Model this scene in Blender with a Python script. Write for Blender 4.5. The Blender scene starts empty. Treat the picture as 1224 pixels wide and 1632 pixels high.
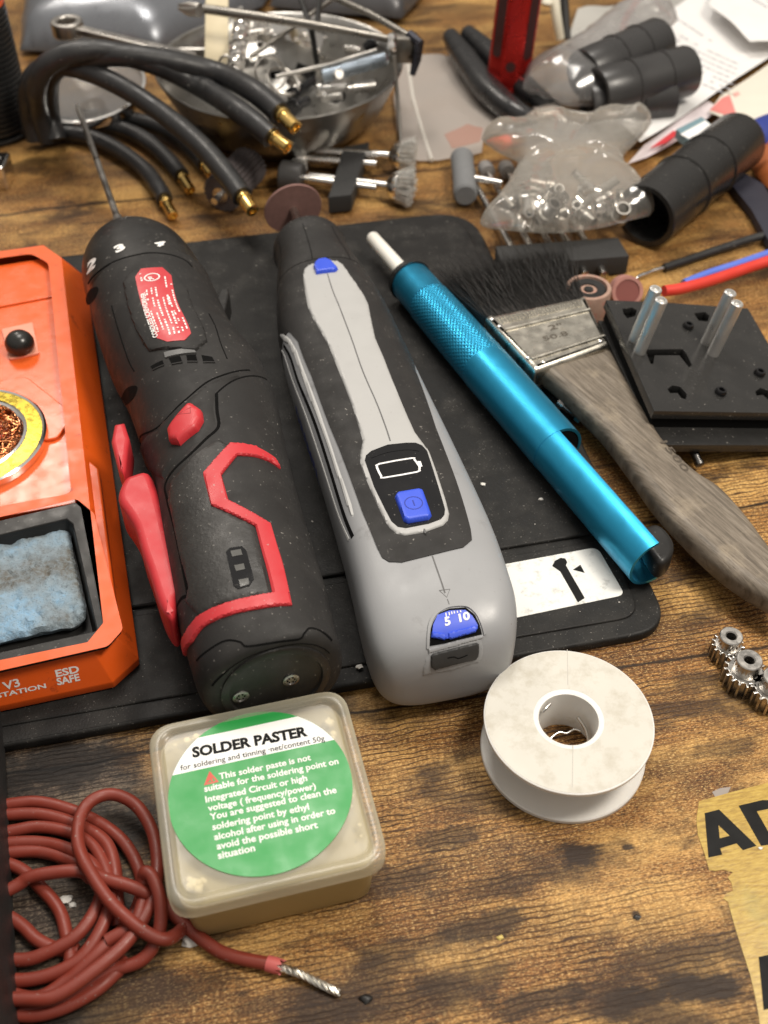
import bpy, bmesh, math, random
import numpy as np
from mathutils import Vector, Matrix, noise, geometry
random.seed(7); np.random.seed(7)
S = .01                                   # all shapes below are in centimetres
scn = bpy.context.scene
COL = scn.collection
R = math.radians

# ------------------------------------------------------------------ camera
FPX, PITCH, CAMH = 1750., R(46), 32.      # focal length in px of a 1224 x 1632 frame
cam = bpy.data.cameras.new('camera')
cam.sensor_fit = 'VERTICAL'; cam.sensor_height = 36; cam.sensor_width = 27
cam.lens = FPX/1632*36
cam.clip_start = .01; cam.clip_end = 50
cam.dof.use_dof = True; cam.dof.focus_distance = .385; cam.dof.aperture_fstop = 12.5
camo = bpy.data.objects.new('camera', cam); COL.objects.link(camo)
camo.location = (0, 0, CAMH*S); camo.rotation_euler = (R(90)-PITCH, 0, 0)
scn.camera = camo

# ------------------------------------------------------------------ light
w = bpy.data.worlds.new('World'); scn.world = w; w.use_nodes = True
bg = w.node_tree.nodes['Background']
bg.inputs[1].default_value = .56        # a plain pale room: bright ceiling, dimmer walls
_t = w.node_tree; _c = _t.nodes.new('ShaderNodeTexCoord'); _s = _t.nodes.new('ShaderNodeSeparateXYZ'); _r = _t.nodes.new('ShaderNodeValToRGB')
_t.links.new(_c.outputs['Generated'], _s.inputs[0]); _t.links.new(_s.outputs[2], _r.inputs[0]); _t.links.new(_r.outputs[0], bg.inputs[0])
_r.color_ramp.elements[0].position = .05; _r.color_ramp.elements[0].color = (.22, .19, .16, 1)
_r.color_ramp.elements[1].position = .75; _r.color_ramp.elements[1].color = (1., .94, .86, 1)
def area(name, loc, target, size, power, color, size_y=None):
    l = bpy.data.lights.new(name, 'AREA'); l.energy = power; l.color = color
    l.size = size
    if size_y: l.shape = 'RECTANGLE'; l.size_y = size_y
    o = bpy.data.objects.new(name, l); COL.objects.link(o)
    o.location = Vector(loc)*S
    o.rotation_euler = (Vector(target)-Vector(loc)).to_track_quat('-Z', 'Y').to_euler()
    return o
area('ceiling_lamp', (38, 20, 72), (4, 26, 0), .20, 5.5, (1, .92, .81))
area('ceiling_panel', (-8, 78, 125), (0, 40, 0), .40, 8.2, (1, .94, .86), .40)
area('wall_lamp', (-52, 120, 92), (-8, 35, 0), .22, 3.2, (1, .92, .82), .22)
scn.view_settings.view_transform = 'Standard'; scn.view_settings.look = 'None'
scn.view_settings.exposure = 0; scn.view_settings.gamma = 1
scn.view_settings.use_curve_mapping = False
scn.cycles.use_denoising = True
scn.cycles.max_bounces = 10; scn.cycles.transparent_max_bounces = 16
scn.cycles.sample_clamp_indirect = 6

# ------------------------------------------------------------------ measuring: photo pixel -> point on a plane of the bench
_fw = np.array([0, math.cos(PITCH), -math.sin(PITCH)]); _up = np.array([0, math.sin(PITCH), math.cos(PITCH)])
_rt = np.array([1., 0, 0]); _C = np.array([0, 0, CAMH])
def ray(px, py): return _fw+_rt*(px-612)/FPX+_up*(816-py)/FPX
def P(px, py, z=0.):
    d = ray(px, py); return Vector(_C+d*((z-CAMH)/d[2]))
def proj(wp):
    d = np.asarray(wp, float)-_C; Z = d@_fw
    return np.stack([612+FPX*(d@_rt)/Z, 816-FPX*(d@_up)/Z], -1)

# ------------------------------------------------------------------ mesh helpers
class MB:
    def __init__(s): s.v = []; s.f = []; s.m = []
    def add(s, v, f, m=0):
        k = len(s.v); s.v += [tuple(p) for p in v]; s.f += [tuple(i+k for i in q) for q in f]; s.m += [m]*len(f); return s
    def build(s, name, mats, parent=None, world=False, bevel=0, seg=2, ang=35, smooth=True, weld=0, bang=30):
        if not isinstance(mats, (list, tuple)): mats = [mats]
        me = bpy.data.meshes.new(name)
        T = MATS.get(parent.name) if parent is not None else None
        vv = s.v
        if world and T is not None:
            I = T.inverted(); vv = [I @ Vector(p) for p in vv]
        me.from_pydata([(p[0]*S, p[1]*S, p[2]*S) for p in vv], [], s.f)
        for i, k in enumerate(s.m): me.polygons[i].material_index = k
        for m in mats: me.materials.append(m)
        bm = bmesh.new(); bm.from_mesh(me)
        if weld: bmesh.ops.remove_doubles(bm, verts=bm.verts, dist=weld*S)
        bmesh.ops.recalc_face_normals(bm, faces=bm.faces)
        if bevel:
            es = [e for e in bm.edges if len(e.link_faces) == 2 and e.calc_face_angle(0) > R(bang)]
            bmesh.ops.bevel(bm, geom=es, offset=bevel*S, segments=seg, affect='EDGES', profile=.5, clamp_overlap=True)
        bm.to_mesh(me); bm.free()
        if smooth:
            me.shade_smooth(); me.set_sharp_from_angle(angle=R(ang))
        o = bpy.data.objects.new(name, me); COL.objects.link(o)
        if parent is not None:
            o.parent = parent
            if parent.name in MATS: MATS[o.name] = MATS[parent.name]
        else: MATS[o.name] = Matrix.Identity(4)
        return o
MATS = {}
def thing(name, label, cat, M=None, group=None):
    o = bpy.data.objects.new(name, None); COL.objects.link(o); o.empty_display_size = .01
    M = M if M is not None else Matrix.Identity(4)
    if isinstance(M, (Vector, tuple)): M = Matrix.Translation(Vector(M))
    MATS[o.name] = M
    L = M.copy(); L.translation = M.translation*S
    o.matrix_world = L
    o['label'] = label; o['category'] = cat
    if group: o['group'] = group
    return o
def tag(o, label, cat, group=None):
    o['label'] = label; o['category'] = cat
    if group: o['group'] = group
    return o
def frame(o, zrot=0): return Matrix.Translation(Vector(o)) @ Matrix.Rotation(R(zrot), 4, 'Z')
def axis(a, b, roll=0):                    # local z runs from a to b
    a = Vector(a); b = Vector(b); q = (b-a).to_track_quat('Z', 'Y')
    return Matrix.Translation(a) @ q.to_matrix().to_4x4() @ Matrix.Rotation(roll, 4, 'Z')
def tpx(M, px, py, z=0.):                  # photo pixel -> local x, y on the plane at local height z of frame M
    I = M.inverted(); o = I @ Vector(_C); d = I.to_3x3() @ Vector(ray(px, py))
    t = (z-o.z)/d.z; p = o+d*t
    return (p.x, p.y)
def tpxs(M, pts, z=0.): return [tpx(M, a, b, z) for a, b in pts]
def cr(pts, n=8, closed=False):            # Catmull-Rom through points
    p = [np.array(q, float) for q in pts]; N = len(p); out = []
    for i in range(N if closed else N-1):
        if closed: a, b, c, d = p[(i-1) % N], p[i], p[(i+1) % N], p[(i+2) % N]
        else: a, b, c, d = p[max(i-1, 0)], p[i], p[i+1], p[min(i+2, N-1)]
        for k in range(n):
            t = k/n
            out.append(.5*((2*b)+(c-a)*t+(2*a-5*b+4*c-d)*t*t+(3*b-a-3*c+d)*t**3))
    if not closed: out.append(p[-1])
    return [tuple(q) for q in out]
def rnd(pts, r, n=5):                      # rounded corners
    out = []; N = len(pts)
    rr = r if isinstance(r, (list, tuple)) else [r]*N
    for i in range(N):
        a, b, c = Vector(pts[i-1]), Vector(pts[i]), Vector(pts[(i+1) % N])
        u = (a-b); v = (c-b); k = min(rr[i], u.length*.48, v.length*.48)
        if k < 1e-6: out.append(tuple(b)); continue
        p = b+u.normalized()*k; q = b+v.normalized()*k
        for j in range(n+1):
            t = j/n; out.append(tuple(p*(1-t)**2+b*2*t*(1-t)+q*t*t))
    return out
def rect(x0, y0, x1, y1): return [(x0, y0), (x1, y0), (x1, y1), (x0, y1)]
def circ(cx, cy, r, n=24, ry=None): return [(cx+r*math.cos(2*math.pi*i/n), cy+(ry or r)*math.sin(2*math.pi*i/n)) for i in range(n)]
def solid(polys, z0, z1, bev=0, bres=2):   # extruded outline(s) with holes
    cu = bpy.data.curves.new('c', 'CURVE'); cu.dimensions = '2D'; cu.fill_mode = 'BOTH'
    cu.extrude = max((z1-z0)/2-bev, 0); cu.bevel_depth = bev; cu.bevel_resolution = bres; cu.offset = -bev
    if polys and not isinstance(polys[0][0], (tuple, list, Vector, np.ndarray)): polys = [polys]
    for pl in polys:
        sp = cu.splines.new('POLY'); sp.points.add(len(pl)-1); sp.use_cyclic_u = True
        for i, p in enumerate(pl): sp.points[i].co = (p[0], p[1], 0, 1)
    ob = bpy.data.objects.new('c', cu); COL.objects.link(ob)
    dg = bpy.context.evaluated_depsgraph_get()
    me = bpy.data.meshes.new_from_object(ob.evaluated_get(dg))
    v = [(q.co.x, q.co.y, q.co.z+(z0+z1)/2) for q in me.vertices]; f = [tuple(q.vertices) for q in me.polygons]
    bpy.data.objects.remove(ob); bpy.data.curves.remove(cu); bpy.data.meshes.remove(me)
    return v, f
def text2d(s, bold=0.):
    cu = bpy.data.curves.new('t', 'FONT'); cu.body = s; cu.size = 1; cu.offset = bold; cu.resolution_u = 3
    ob = bpy.data.objects.new('t', cu); COL.objects.link(ob)
    dg = bpy.context.evaluated_depsgraph_get()
    me = bpy.data.meshes.new_from_object(ob.evaluated_get(dg))
    v = np.array([q.co[:2] for q in me.vertices]); f = [tuple(q.vertices) for q in me.polygons]
    bpy.data.objects.remove(ob); bpy.data.curves.remove(cu); bpy.data.meshes.remove(me)
    v[:, 0] -= v[:, 0].min()
    return v, f
def text_at(mb, s, M, a, b, z, h=None, bold=0., m=0, flip=1):   # text from photo pixel a to b on plane z of frame M
    v, f = text2d(s, bold); w_ = v[:, 0].max()
    A = Vector(tpx(M, *a, z)); B = Vector(tpx(M, *b, z)); u = (B-A); sx = u.length/w_; u.normalize()
    n = Vector((-u.y, u.x))*flip; sy = (h/.7) if h else sx
    mb.add([(A.x+u.x*p[0]*sx+n.x*p[1]*sy, A.y+u.y*p[0]*sx+n.y*p[1]*sy, z) for p in v], f, m)
def tube(path, r, n=10, cap=True, cum=None):
    p = [Vector(q) for q in path]; N = len(p)
    rr = list(r) if isinstance(r, (list, tuple, np.ndarray)) else [r]*N
    if len(rr) != N: rr = list(np.interp(np.linspace(0, 1, N), np.linspace(0, 1, len(rr)), rr))
    V = []; F = []; t0 = (p[1]-p[0]).normalized()
    u = t0.orthogonal().normalized()
    for i in range(N):
        t = (p[min(i+1, N-1)]-p[max(i-1, 0)])
        t = t.normalized() if t.length > 1e-9 else t0
        u = (u-t*u.dot(t)); u = u.normalized() if u.length > 1e-6 else t.orthogonal().normalized()
        b = t.cross(u)
        for k in range(n):
            a = 2*math.pi*k/n; V.append(p[i]+(u*math.cos(a)+b*math.sin(a))*rr[i])
        t0 = t
    for i in range(N-1):
        for k in range(n):
            F.append((i*n+k, i*n+(k+1) % n, (i+1)*n+(k+1) % n, (i+1)*n+k))
    if cap: F.append(tuple(range(n))); F.append(tuple(range((N-1)*n, N*n)))
    return V, F
def lathe(prof, M=None, n=32, a0=0., a1=None):
    V = []; F = []; full = a1 is None; a1 = a1 if a1 is not None else 2*math.pi
    K = len(prof); cnt = n if full else n+1
    for k in range(cnt):
        a = a0+(a1-a0)*k/n
        for r, h in prof:
            q = Vector((r*math.cos(a), r*math.sin(a), h)); V.append(M @ q if M else q)
    for k in range(n):
        k2 = (k+1) % cnt
        for j in range(K-1): F.append((k*K+j, k2*K+j, k2*K+j+1, k*K+j+1))
    if full:
        if prof[0][0] > 1e-6 and prof[0] != prof[-1]: F.append(tuple(k*K for k in range(n)))
        if prof[-1][0] > 1e-6 and prof[0] != prof[-1]: F.append(tuple(k*K+K-1 for k in range(n)))
    return V, F
def cyl(a, b, r, n=20, ch=0.):
    M = axis(a, b); L = (Vector(b)-Vector(a)).length
    pr = [(r-ch, 0), (r, ch), (r, L-ch), (r-ch, L)] if ch else [(r, 0), (r, L)]
    return lathe(pr, M, n)
def box(x0, y0, z0, x1, y1, z1, M=None):
    v = [Vector((x, y, z)) for z in (z0, z1) for y in (y0, y1) for x in (x0, x1)]
    if M: v = [M @ q for q in v]
    return v, [(0, 1, 3, 2), (4, 5, 7, 6), (0, 1, 5, 4), (2, 3, 7, 6), (0, 2, 6, 4), (1, 3, 7, 5)]
def xf(vf, M): return [M @ Vector(q) for q in vf[0]], vf[1]
def fill(poly, res):                       # triangulated outline with inner points
    b = []; N = len(poly)
    for i in range(N):
        p, q = np.array(poly[i]), np.array(poly[(i+1) % N]); k = max(1, int(np.linalg.norm(q-p)/res+.5))
        for j in range(k): b.append(p+(q-p)*j/k)
    b = np.array(b); lo, hi = b.min(0), b.max(0); nb = len(b)
    pts = []
    yy = lo[1]+res*.5; row = 0
    while yy < hi[1]:
        xx = lo[0]+res*(.25+.5*(row % 2))
        while xx < hi[0]: pts.append((xx, yy)); xx += res
        yy += res*.87; row += 1
    if pts:
        pts = np.array(pts)
        d = np.sqrt(((pts[:, None]-b[None])**2).sum(-1)).min(1); pts = pts[d > res*.45]
    allp = [Vector(q) for q in b]+[Vector(q) for q in pts]
    r = geometry.delaunay_2d_cdt(allp, [(i, (i+1) % nb) for i in range(nb)], [], 1, 1e-7)
    return np.array([tuple(q) for q in r[0]]), [tuple(t) for t in r[2]], b
def bdist(v, b):
    a = b; c = np.roll(b, -1, 0); e = c-a; L = (e**2).sum(-1)+1e-12
    t = np.clip(((v[:, None]-a[None])*e[None]).sum(-1)/L[None], 0, 1)
    return np.sqrt(((v[:, None]-(a[None]+t[..., None]*e[None]))**2).sum(-1)).min(1)
def skirt(V, F, low):                      # closes the rim of a patch down to 'low' points
    cnt = {}
    for t in F:
        for i in range(len(t)):
            e = (t[i], t[(i+1) % len(t)]); k = tuple(sorted(e)); cnt.setdefault(k, []).append(e)
    m = {}; V = list(V); F = list(F)
    for k, es in cnt.items():
        if len(es) == 1:
            a, b = es[0]
            for q in (a, b):
                if q not in m: m[q] = len(V); V.append(low[q])
            F.append((b, a, m[a], m[b]))
    return V, F
def pillow(poly, z0, ht, hb, res, ew, amp=0., ns=1., seed=0):   # puffed sheet: top and bottom skins meeting at the outline
    v, t, b = fill(poly, res); d = np.clip(bdist(v, b)/ew, 0, 1); k = np.sqrt(1-(1-d)**2)
    n = np.array([noise.fractal(Vector((x*ns, y*ns, seed)), 1., 2., 4) for x, y in v])
    top = z0+ht*k+amp*n*(.25+.75*k); bot = z0-hb*k+amp*n*.25*(1-k)
    N = len(v)
    V = [(v[i, 0], v[i, 1], top[i]) for i in range(N)]+[(v[i, 0], v[i, 1], min(bot[i], top[i]-.02)) for i in range(N)]
    F = list(t)+[tuple(N+i for i in reversed(q)) for q in t]
    V2, F2 = skirt(V[:N], list(t), {i: V[N+i] for i in range(N)})
    mp = {}
    F = list(t)+[tuple(N+i for i in reversed(q)) for q in t]
    cnt = {}
    for q in t:
        for i in range(3):
            e = (q[i], q[(i+1) % 3]); cnt.setdefault(tuple(sorted(e)), []).append(e)
    for es in cnt.values():
        if len(es) == 1: a, c = es[0]; F.append((c, a, N+a, N+c))
    return V, F
def sheet(poly, res, zf, th):              # thin sheet following height zf(x, y)
    v, t, b = fill(poly, res); N = len(v)
    top = [(x, y, zf(x, y)) for x, y in v]; V = top+[(x, y, z-th) for x, y, z in top]
    F = list(t)+[tuple(N+i for i in reversed(q)) for q in t]; cnt = {}
    for q in t:
        for i in range(3):
            e = (q[i], q[(i+1) % 3]); cnt.setdefault(tuple(sorted(e)), []).append(e)
    for es in cnt.values():
        if len(es) == 1: a, c = es[0]; F.append((c, a, N+a, N+c))
    return V, F

class Loft:                                # a body along local y: rows of (y, x centre, z centre, half width, half height, squareness)
    def __init__(s, rows, M, R0=2.5):
        s.M = M; s.R0 = R0
        A = np.array(cr(rows, 14)); A[:, 3:5] = np.maximum(A[:, 3:5], .02); s.A = A
        top = np.stack([A[:, 0], A[:, 1], A[:, 2]+A[:, 4]], -1)
        s.a = np.concatenate([[0], np.cumsum(np.maximum(np.linalg.norm(np.diff(top, axis=0), axis=-1), 1e-4))]); s.L = s.a[-1]
    def pt(s, a, th):
        a = np.asarray(a, float); th = np.asarray(th, float)
        y, c, z, rx, rz, n = [np.interp(a, s.a, s.A[:, i]) for i in range(6)]
        sn, cs = np.sin(th), np.cos(th); rho = (np.abs(sn)**n+np.abs(cs)**n)**(-1/n)
        return np.stack([c+rx*rho*sn, y, z+rz*rho*cs], -1)
    def nrm(s, a, th):
        d = 1e-2
        da = s.pt(np.minimum(np.asarray(a)+d, s.L), th)-s.pt(np.maximum(np.asarray(a)-d, 0), th)
        dt = s.pt(a, np.asarray(th)+d)-s.pt(a, np.asarray(th)-d)
        n = np.cross(dt, da); l = np.linalg.norm(n, axis=-1, keepdims=True); n = n/np.maximum(l, 1e-9)
        c = np.stack([np.interp(a, s.a, s.A[:, 1]), np.interp(a, s.a, s.A[:, 0]), np.interp(a, s.a, s.A[:, 2])], -1)
        sg = np.sign(((s.pt(a, th)-c)*n).sum(-1, keepdims=True)); sg[sg == 0] = 1
        return n*sg
    def mesh(s, a0=0, a1=None, na=80, nt=72, off=0., t0=None, t1=None):
        a1 = s.L if a1 is None else a1
        aa = np.linspace(a0, a1, na); full = t0 is None
        tt = np.linspace(0, 2*np.pi, nt, endpoint=False) if full else np.linspace(t0, t1, nt)
        G, H_ = np.meshgrid(aa, tt, indexing='ij'); V = s.pt(G, H_)
        if off: V = V+s.nrm(G, H_)*off
        V = V.reshape(-1, 3); F = []
        for i in range(na-1):
            for k in range(nt if full else nt-1):
                k2 = (k+1) % nt; F.append((i*nt+k, i*nt+k2, (i+1)*nt+k2, (i+1)*nt+k))
        if full: F.append(tuple(range(nt))); F.append(tuple(range((na-1)*nt, na*nt)))
        return V, F
    def inv(s, pts):                       # photo pixels -> (a, th) on the visible side
        if not hasattr(s, 'G'):
            g = np.meshgrid(np.linspace(0, s.L, 260), np.linspace(-2.3, 2.3, 181), indexing='ij'); s.G = g
            Mn = np.array(s.M); s.Mn = Mn
            wp = s.pt(*g)@Mn[:3, :3].T+Mn[:3, 3]; nn = s.nrm(*g)@Mn[:3, :3].T
            s.pp = proj(wp); s.fac = ((_C-wp)*nn).sum(-1) > 0
        out = []
        for q in pts:
            d = ((s.pp-np.array(q))**2).sum(-1)+np.where(s.fac, 0, 1e6); i = np.unravel_index(d.argmin(), d.shape)
            a, t = s.G[0][i], s.G[1][i]
            f = lambda a, t: proj(s.pt(a, t)@s.Mn[:3, :3].T+s.Mn[:3, 3])
            for _ in range(5):
                e = np.array(q)-f(a, t); h = 1e-3
                J = np.stack([(f(a+h, t)-f(a-h, t))/(2*h), (f(a, t+h)-f(a, t-h))/(2*h)], -1)
                if abs(np.linalg.det(J)) < 1: break
                st = np.linalg.solve(J, e); st = np.clip(st, -.2, .2)
                a = float(np.clip(a+st[0], 0, s.L)); t = float(np.clip(t+st[1], -2.3, 2.3))
            out.append((a, t*s.R0))
        return out
    def patch(s, poly, h, ew=0., res=.22, px=True, h0=None):
        q = s.inv(poly) if px else poly
        v, t, b = fill(q, res); a, th = v[:, 0], v[:, 1]/s.R0
        base = s.pt(a, th); n = s.nrm(a, th)
        if ew:
            d = np.clip(bdist(v, b)/ew, 0, 1); hh = h*np.sqrt(np.maximum(1-(1-d)**2, 0))
            k = hh/h if h0 is None else None
            hh = hh-.005 if h0 is None else h0+hh*(h-h0)/h
            return skirt([tuple(x) for x in base+n*hh[:, None]], t, {i: tuple(x) for i, x in enumerate(base-n*.04)})
        return skirt([tuple(x) for x in base+n*h], t, {i: tuple(x) for i, x in enumerate(base-n*.04)})
    def ribbon(s, pts, wd, h, res=.2, sm=6, px=True):
        q = s.inv(pts) if px else pts
        q = cr(q, sm) if sm else q
        p = np.array(q); d = np.gradient(p, axis=0); d /= np.linalg.norm(d, axis=-1, keepdims=True)+1e-9
        n = np.stack([-d[:, 1], d[:, 0]], -1); N = len(p)
        v = np.concatenate([p+n*wd/2, p-n*wd/2])
        a, th = v[:, 0], v[:, 1]/s.R0; nn = s.nrm(a, th); V = s.pt(a, th)+nn*h; Lw = s.pt(a, th)-nn*.03
        F = [(i, i+1, N+i+1, N+i) for i in range(N-1)]
        return skirt([tuple(x) for x in V], F, {i: tuple(x) for i, x in enumerate(Lw)})
    def text(s, st, o, e, hgt, h, bold=0., flip=1):   # from pixel o to pixel e along the surface
        v, f = text2d(st, bold); (a0, b0), (a1, b1) = s.inv([o, e])
        A = np.array([a0, b0]); u = np.array([a1, b1])-A; L = np.linalg.norm(u); u /= L; n = np.array([u[1], -u[0]])*flip
        p = A+np.outer(v[:, 0]*L/v[:, 0].max(), u)+np.outer(v[:, 1]*hgt/.7, n)
        a, th = p[:, 0], p[:, 1]/s.R0
        return s.pt(a, th)+s.nrm(a, th)*h, f

# ------------------------------------------------------------------ materials
def nodes(name):
    m = bpy.data.materials.new(name); m.use_nodes = True
    nt = m.node_tree; b = nt.nodes['Principled BSDF']; return m, nt, b
def N(nt, typ, **k):
    n = nt.nodes.new(typ)
    for a, v in k.items():
        if a.startswith('i_'): n.inputs[int(a[2:])].default_value = v
        else: setattr(n, a, v)
    return n
def ramp(nt, src, stops):
    r = nt.nodes.new('ShaderNodeValToRGB'); e = r.color_ramp.elements
    while len(e) < len(stops): e.new(.5)
    for i, (p, c) in enumerate(stops):
        e[i].position = p; e[i].color = (c, c, c, 1) if not isinstance(c, tuple) else (*c, 1)[:4]
    nt.links.new(src, r.inputs[0]); return r
def mix(nt, fac, a, b, mode='MIX'):
    n = nt.nodes.new('ShaderNodeMix'); n.data_type = 'RGBA'; n.blend_type = mode
    for sock, val in ((n.inputs[0], fac), (n.inputs[6], a), (n.inputs[7], b)):
        if hasattr(val, 'is_linked'): nt.links.new(val, sock)
        elif isinstance(val, tuple): sock.default_value = (*val, 1)[:4]
        else: sock.default_value = val
    return n.outputs[2]
def math_(nt, op, a, b=None, c=None):
    n = nt.nodes.new('ShaderNodeMath'); n.operation = op
    for i, v in enumerate((a, b, c)):
        if v is None: continue
        if hasattr(v, 'is_linked'): nt.links.new(v, n.inputs[i])
        else: n.inputs[i].default_value = v
    return n.outputs[0]
def pm(name, col, rough=.45, metal=0., var=.12, vs=60, bump=.0, bs=900, dust=0., dscale=700, dcol=(.35, .33, .3), spec=.5, coat=0., smud=.12, wear=0., wcol=None, sss=0., aniso=0.):
    """painted or moulded surface: colour drift, smudged gloss, fine grain, specks of dust, scuffs"""
    m, nt, b = nodes(name); lk = nt.links.new
    tc = N(nt, 'ShaderNodeTexCoord').outputs['Object']
    n1 = N(nt, 'ShaderNodeTexNoise', i_2=vs, i_3=5.); lk(tc, n1.inputs[0])
    c = mix(nt, n1.outputs[0], tuple(x*(1-var) for x in col), tuple(min(x*(1+var), 1) for x in col))
    if wear:
        nw = N(nt, 'ShaderNodeTexNoise', i_2=vs*1.7, i_3=8., i_4=.7); lk(tc, nw.inputs[0])
        c = mix(nt, ramp(nt, nw.outputs[0], [(.62-wear*.2, 0.), (.70, 1.)]).outputs[0], c, wcol or tuple(x*.5 for x in col))
    if dust:
        nd = N(nt, 'ShaderNodeTexNoise', i_2=dscale, i_3=2.); lk(tc, nd.inputs[0])
        ng = N(nt, 'ShaderNodeTexNoise', i_2=90, i_3=3.); lk(tc, ng.inputs[0])
        k = math_(nt, 'MULTIPLY', ramp(nt, nd.outputs[0], [(.69-dust*.06, 0.), (.78, 1.)]).outputs[0], ramp(nt, ng.outputs[0], [(.38, 0.), (.7, 1.)]).outputs[0])
        c = mix(nt, k, c, dcol)
        c = mix(nt, math_(nt, 'MULTIPLY', ramp(nt, ng.outputs[0], [(.45, 0.), (.8, 1.)]).outputs[0], .10*dust), c, dcol)
    lk(c, b.inputs['Base Color'])
    n2 = N(nt, 'ShaderNodeTexNoise', i_2=vs*2.3, i_3=6.); lk(tc, n2.inputs[0])
    rr = ramp(nt, n2.outputs[0], [(.3, max(rough-smud, .03)), (.7, min(rough+smud, 1.))]); lk(rr.outputs[0], b.inputs['Roughness'])
    b.inputs['Metallic'].default_value = metal; b.inputs['Specular IOR Level'].default_value = spec
    b.inputs['Coat Weight'].default_value = coat; b.inputs['Coat Roughness'].default_value = .15
    if sss:
        b.inputs['Subsurface Weight'].default_value = sss; b.inputs['Subsurface Scale'].default_value = .004
        b.inputs['Subsurface Radius'].default_value = (1, .9, .7)
    if bump:
        n3 = N(nt, 'ShaderNodeTexNoise', i_2=bs, i_3=3.); lk(tc, n3.inputs[0])
        bp = N(nt, 'ShaderNodeBump'); bp.inputs['Strength'].default_value = bump; bp.inputs['Distance'].default_value = .0004
        lk(n3.outputs[0], bp.inputs['Height']); lk(bp.outputs[0], b.inputs['Normal'])
    return m
def film(name, col, alpha, rough=.12, bump=.4, bs=120, glossmix=.25, white=.5):
    """thin clear plastic: mostly see-through, with a glossy skin and a milky part"""
    m, nt, b = nodes(name); lk = nt.links.new; nt.nodes.remove(b)
    out = [n for n in nt.nodes if n.type == 'OUTPUT_MATERIAL'][0]
    tc = N(nt, 'ShaderNodeTexCoord').outputs['Object']
    n1 = N(nt, 'ShaderNodeTexNoise', i_2=bs, i_3=5., i_5=1.2); lk(tc, n1.inputs[0])
    bp = N(nt, 'ShaderNodeBump'); bp.inputs['Strength'].default_value = bump; bp.inputs['Distance'].default_value = .002
    lk(n1.outputs[0], bp.inputs['Height'])
    tr = N(nt, 'ShaderNodeBsdfTransparent'); tr.inputs[0].default_value = (.96, .95, .93, 1)
    gl = N(nt, 'ShaderNodeBsdfGlossy'); gl.inputs['Roughness'].default_value = rough; lk(bp.outputs[0], gl.inputs['Normal'])
    df = N(nt, 'ShaderNodeBsdfDiffuse'); df.inputs[0].default_value = (*col, 1); lk(bp.outputs[0], df.inputs['Normal'])
    tl = N(nt, 'ShaderNodeBsdfTranslucent'); tl.inputs[0].default_value = (*col, 1)
    m0 = N(nt, 'ShaderNodeMixShader'); m0.inputs[0].default_value = .4; lk(df.outputs[0], m0.inputs[1]); lk(tl.outputs[0], m0.inputs[2])
    m1 = N(nt, 'ShaderNodeMixShader'); lf = N(nt, 'ShaderNodeLayerWeight'); lf.inputs[0].default_value = .5; lk(math_(nt, 'MULTIPLY_ADD', lf.outputs['Facing'], .45, alpha), m1.inputs[0])
    lk(tr.outputs[0], m1.inputs[1]); lk(m0.outputs[0], m1.inputs[2])
    lw = N(nt, 'ShaderNodeLayerWeight'); lw.inputs[0].default_value = .35; lk(bp.outputs[0], lw.inputs['Normal'])
    k = math_(nt, 'MULTIPLY_ADD', lw.outputs['Fresnel'], glossmix*1.2, glossmix*.25)
    m2 = N(nt, 'ShaderNodeMixShader'); lk(k, m2.inputs[0]); lk(m1.outputs[0], m2.inputs[1]); lk(gl.outputs[0], m2.inputs[2])
    lk(m2.outputs[0], out.inputs[0]); return m
black_rub = pm('black rubber', (.021, .020, .0195), .58, spec=.25, bump=.12, dust=.35, bs=1500)
black_pla = pm('black plastic', (.017, .0165, .016), .40, spec=.32, bump=.05, dust=.3)
black_dk = pm('black recess', (.004, .004, .004), .9, spec=.1)
gloss_blk = pm('gloss black', (.006, .006, .007), .08, smud=.04, dust=.15)
steel = pm('steel', (.62, .60, .57), .25, 1., bump=.05)
chrome = pm('chrome', (.85, .83, .80), .10, 1., smud=.05)
dull_steel = pm('dull steel', (.42, .40, .37), .38, 1., bump=.1)
brass = pm('gold plate', (.85, .58, .20), .18, 1., smud=.06)
zinc = pm('zinc', (.62, .68, .74), .28, 1.)
red_pla = pm('red plastic', (.50, .028, .036), .42, bump=.06, bs=1600, dust=.15)
grey_pla = pm('grey plastic', (.27, .275, .285), .46, var=.09, vs=35, wear=.12, wcol=(.20, .20, .205), bump=.06, bs=2200, dust=.12, dcol=(.2, .19, .18))
grey_lt = pm('pale grey plastic', (.39, .39, .385), .48, var=.04, bump=.06, bs=2200, dust=.12, dcol=(.25, .24, .22))
blue_pla = pm('blue plastic', (.035, .085, .62), .38, var=.08)
white_ink = pm('white ink', (.8, .79, .77), .5, var=.05)
white_pla = pm('white plastic', (.72, .705, .67), .42, var=.04, bump=.05, sss=.15, wear=.12, wcol=(.60, .57, .50))

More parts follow.
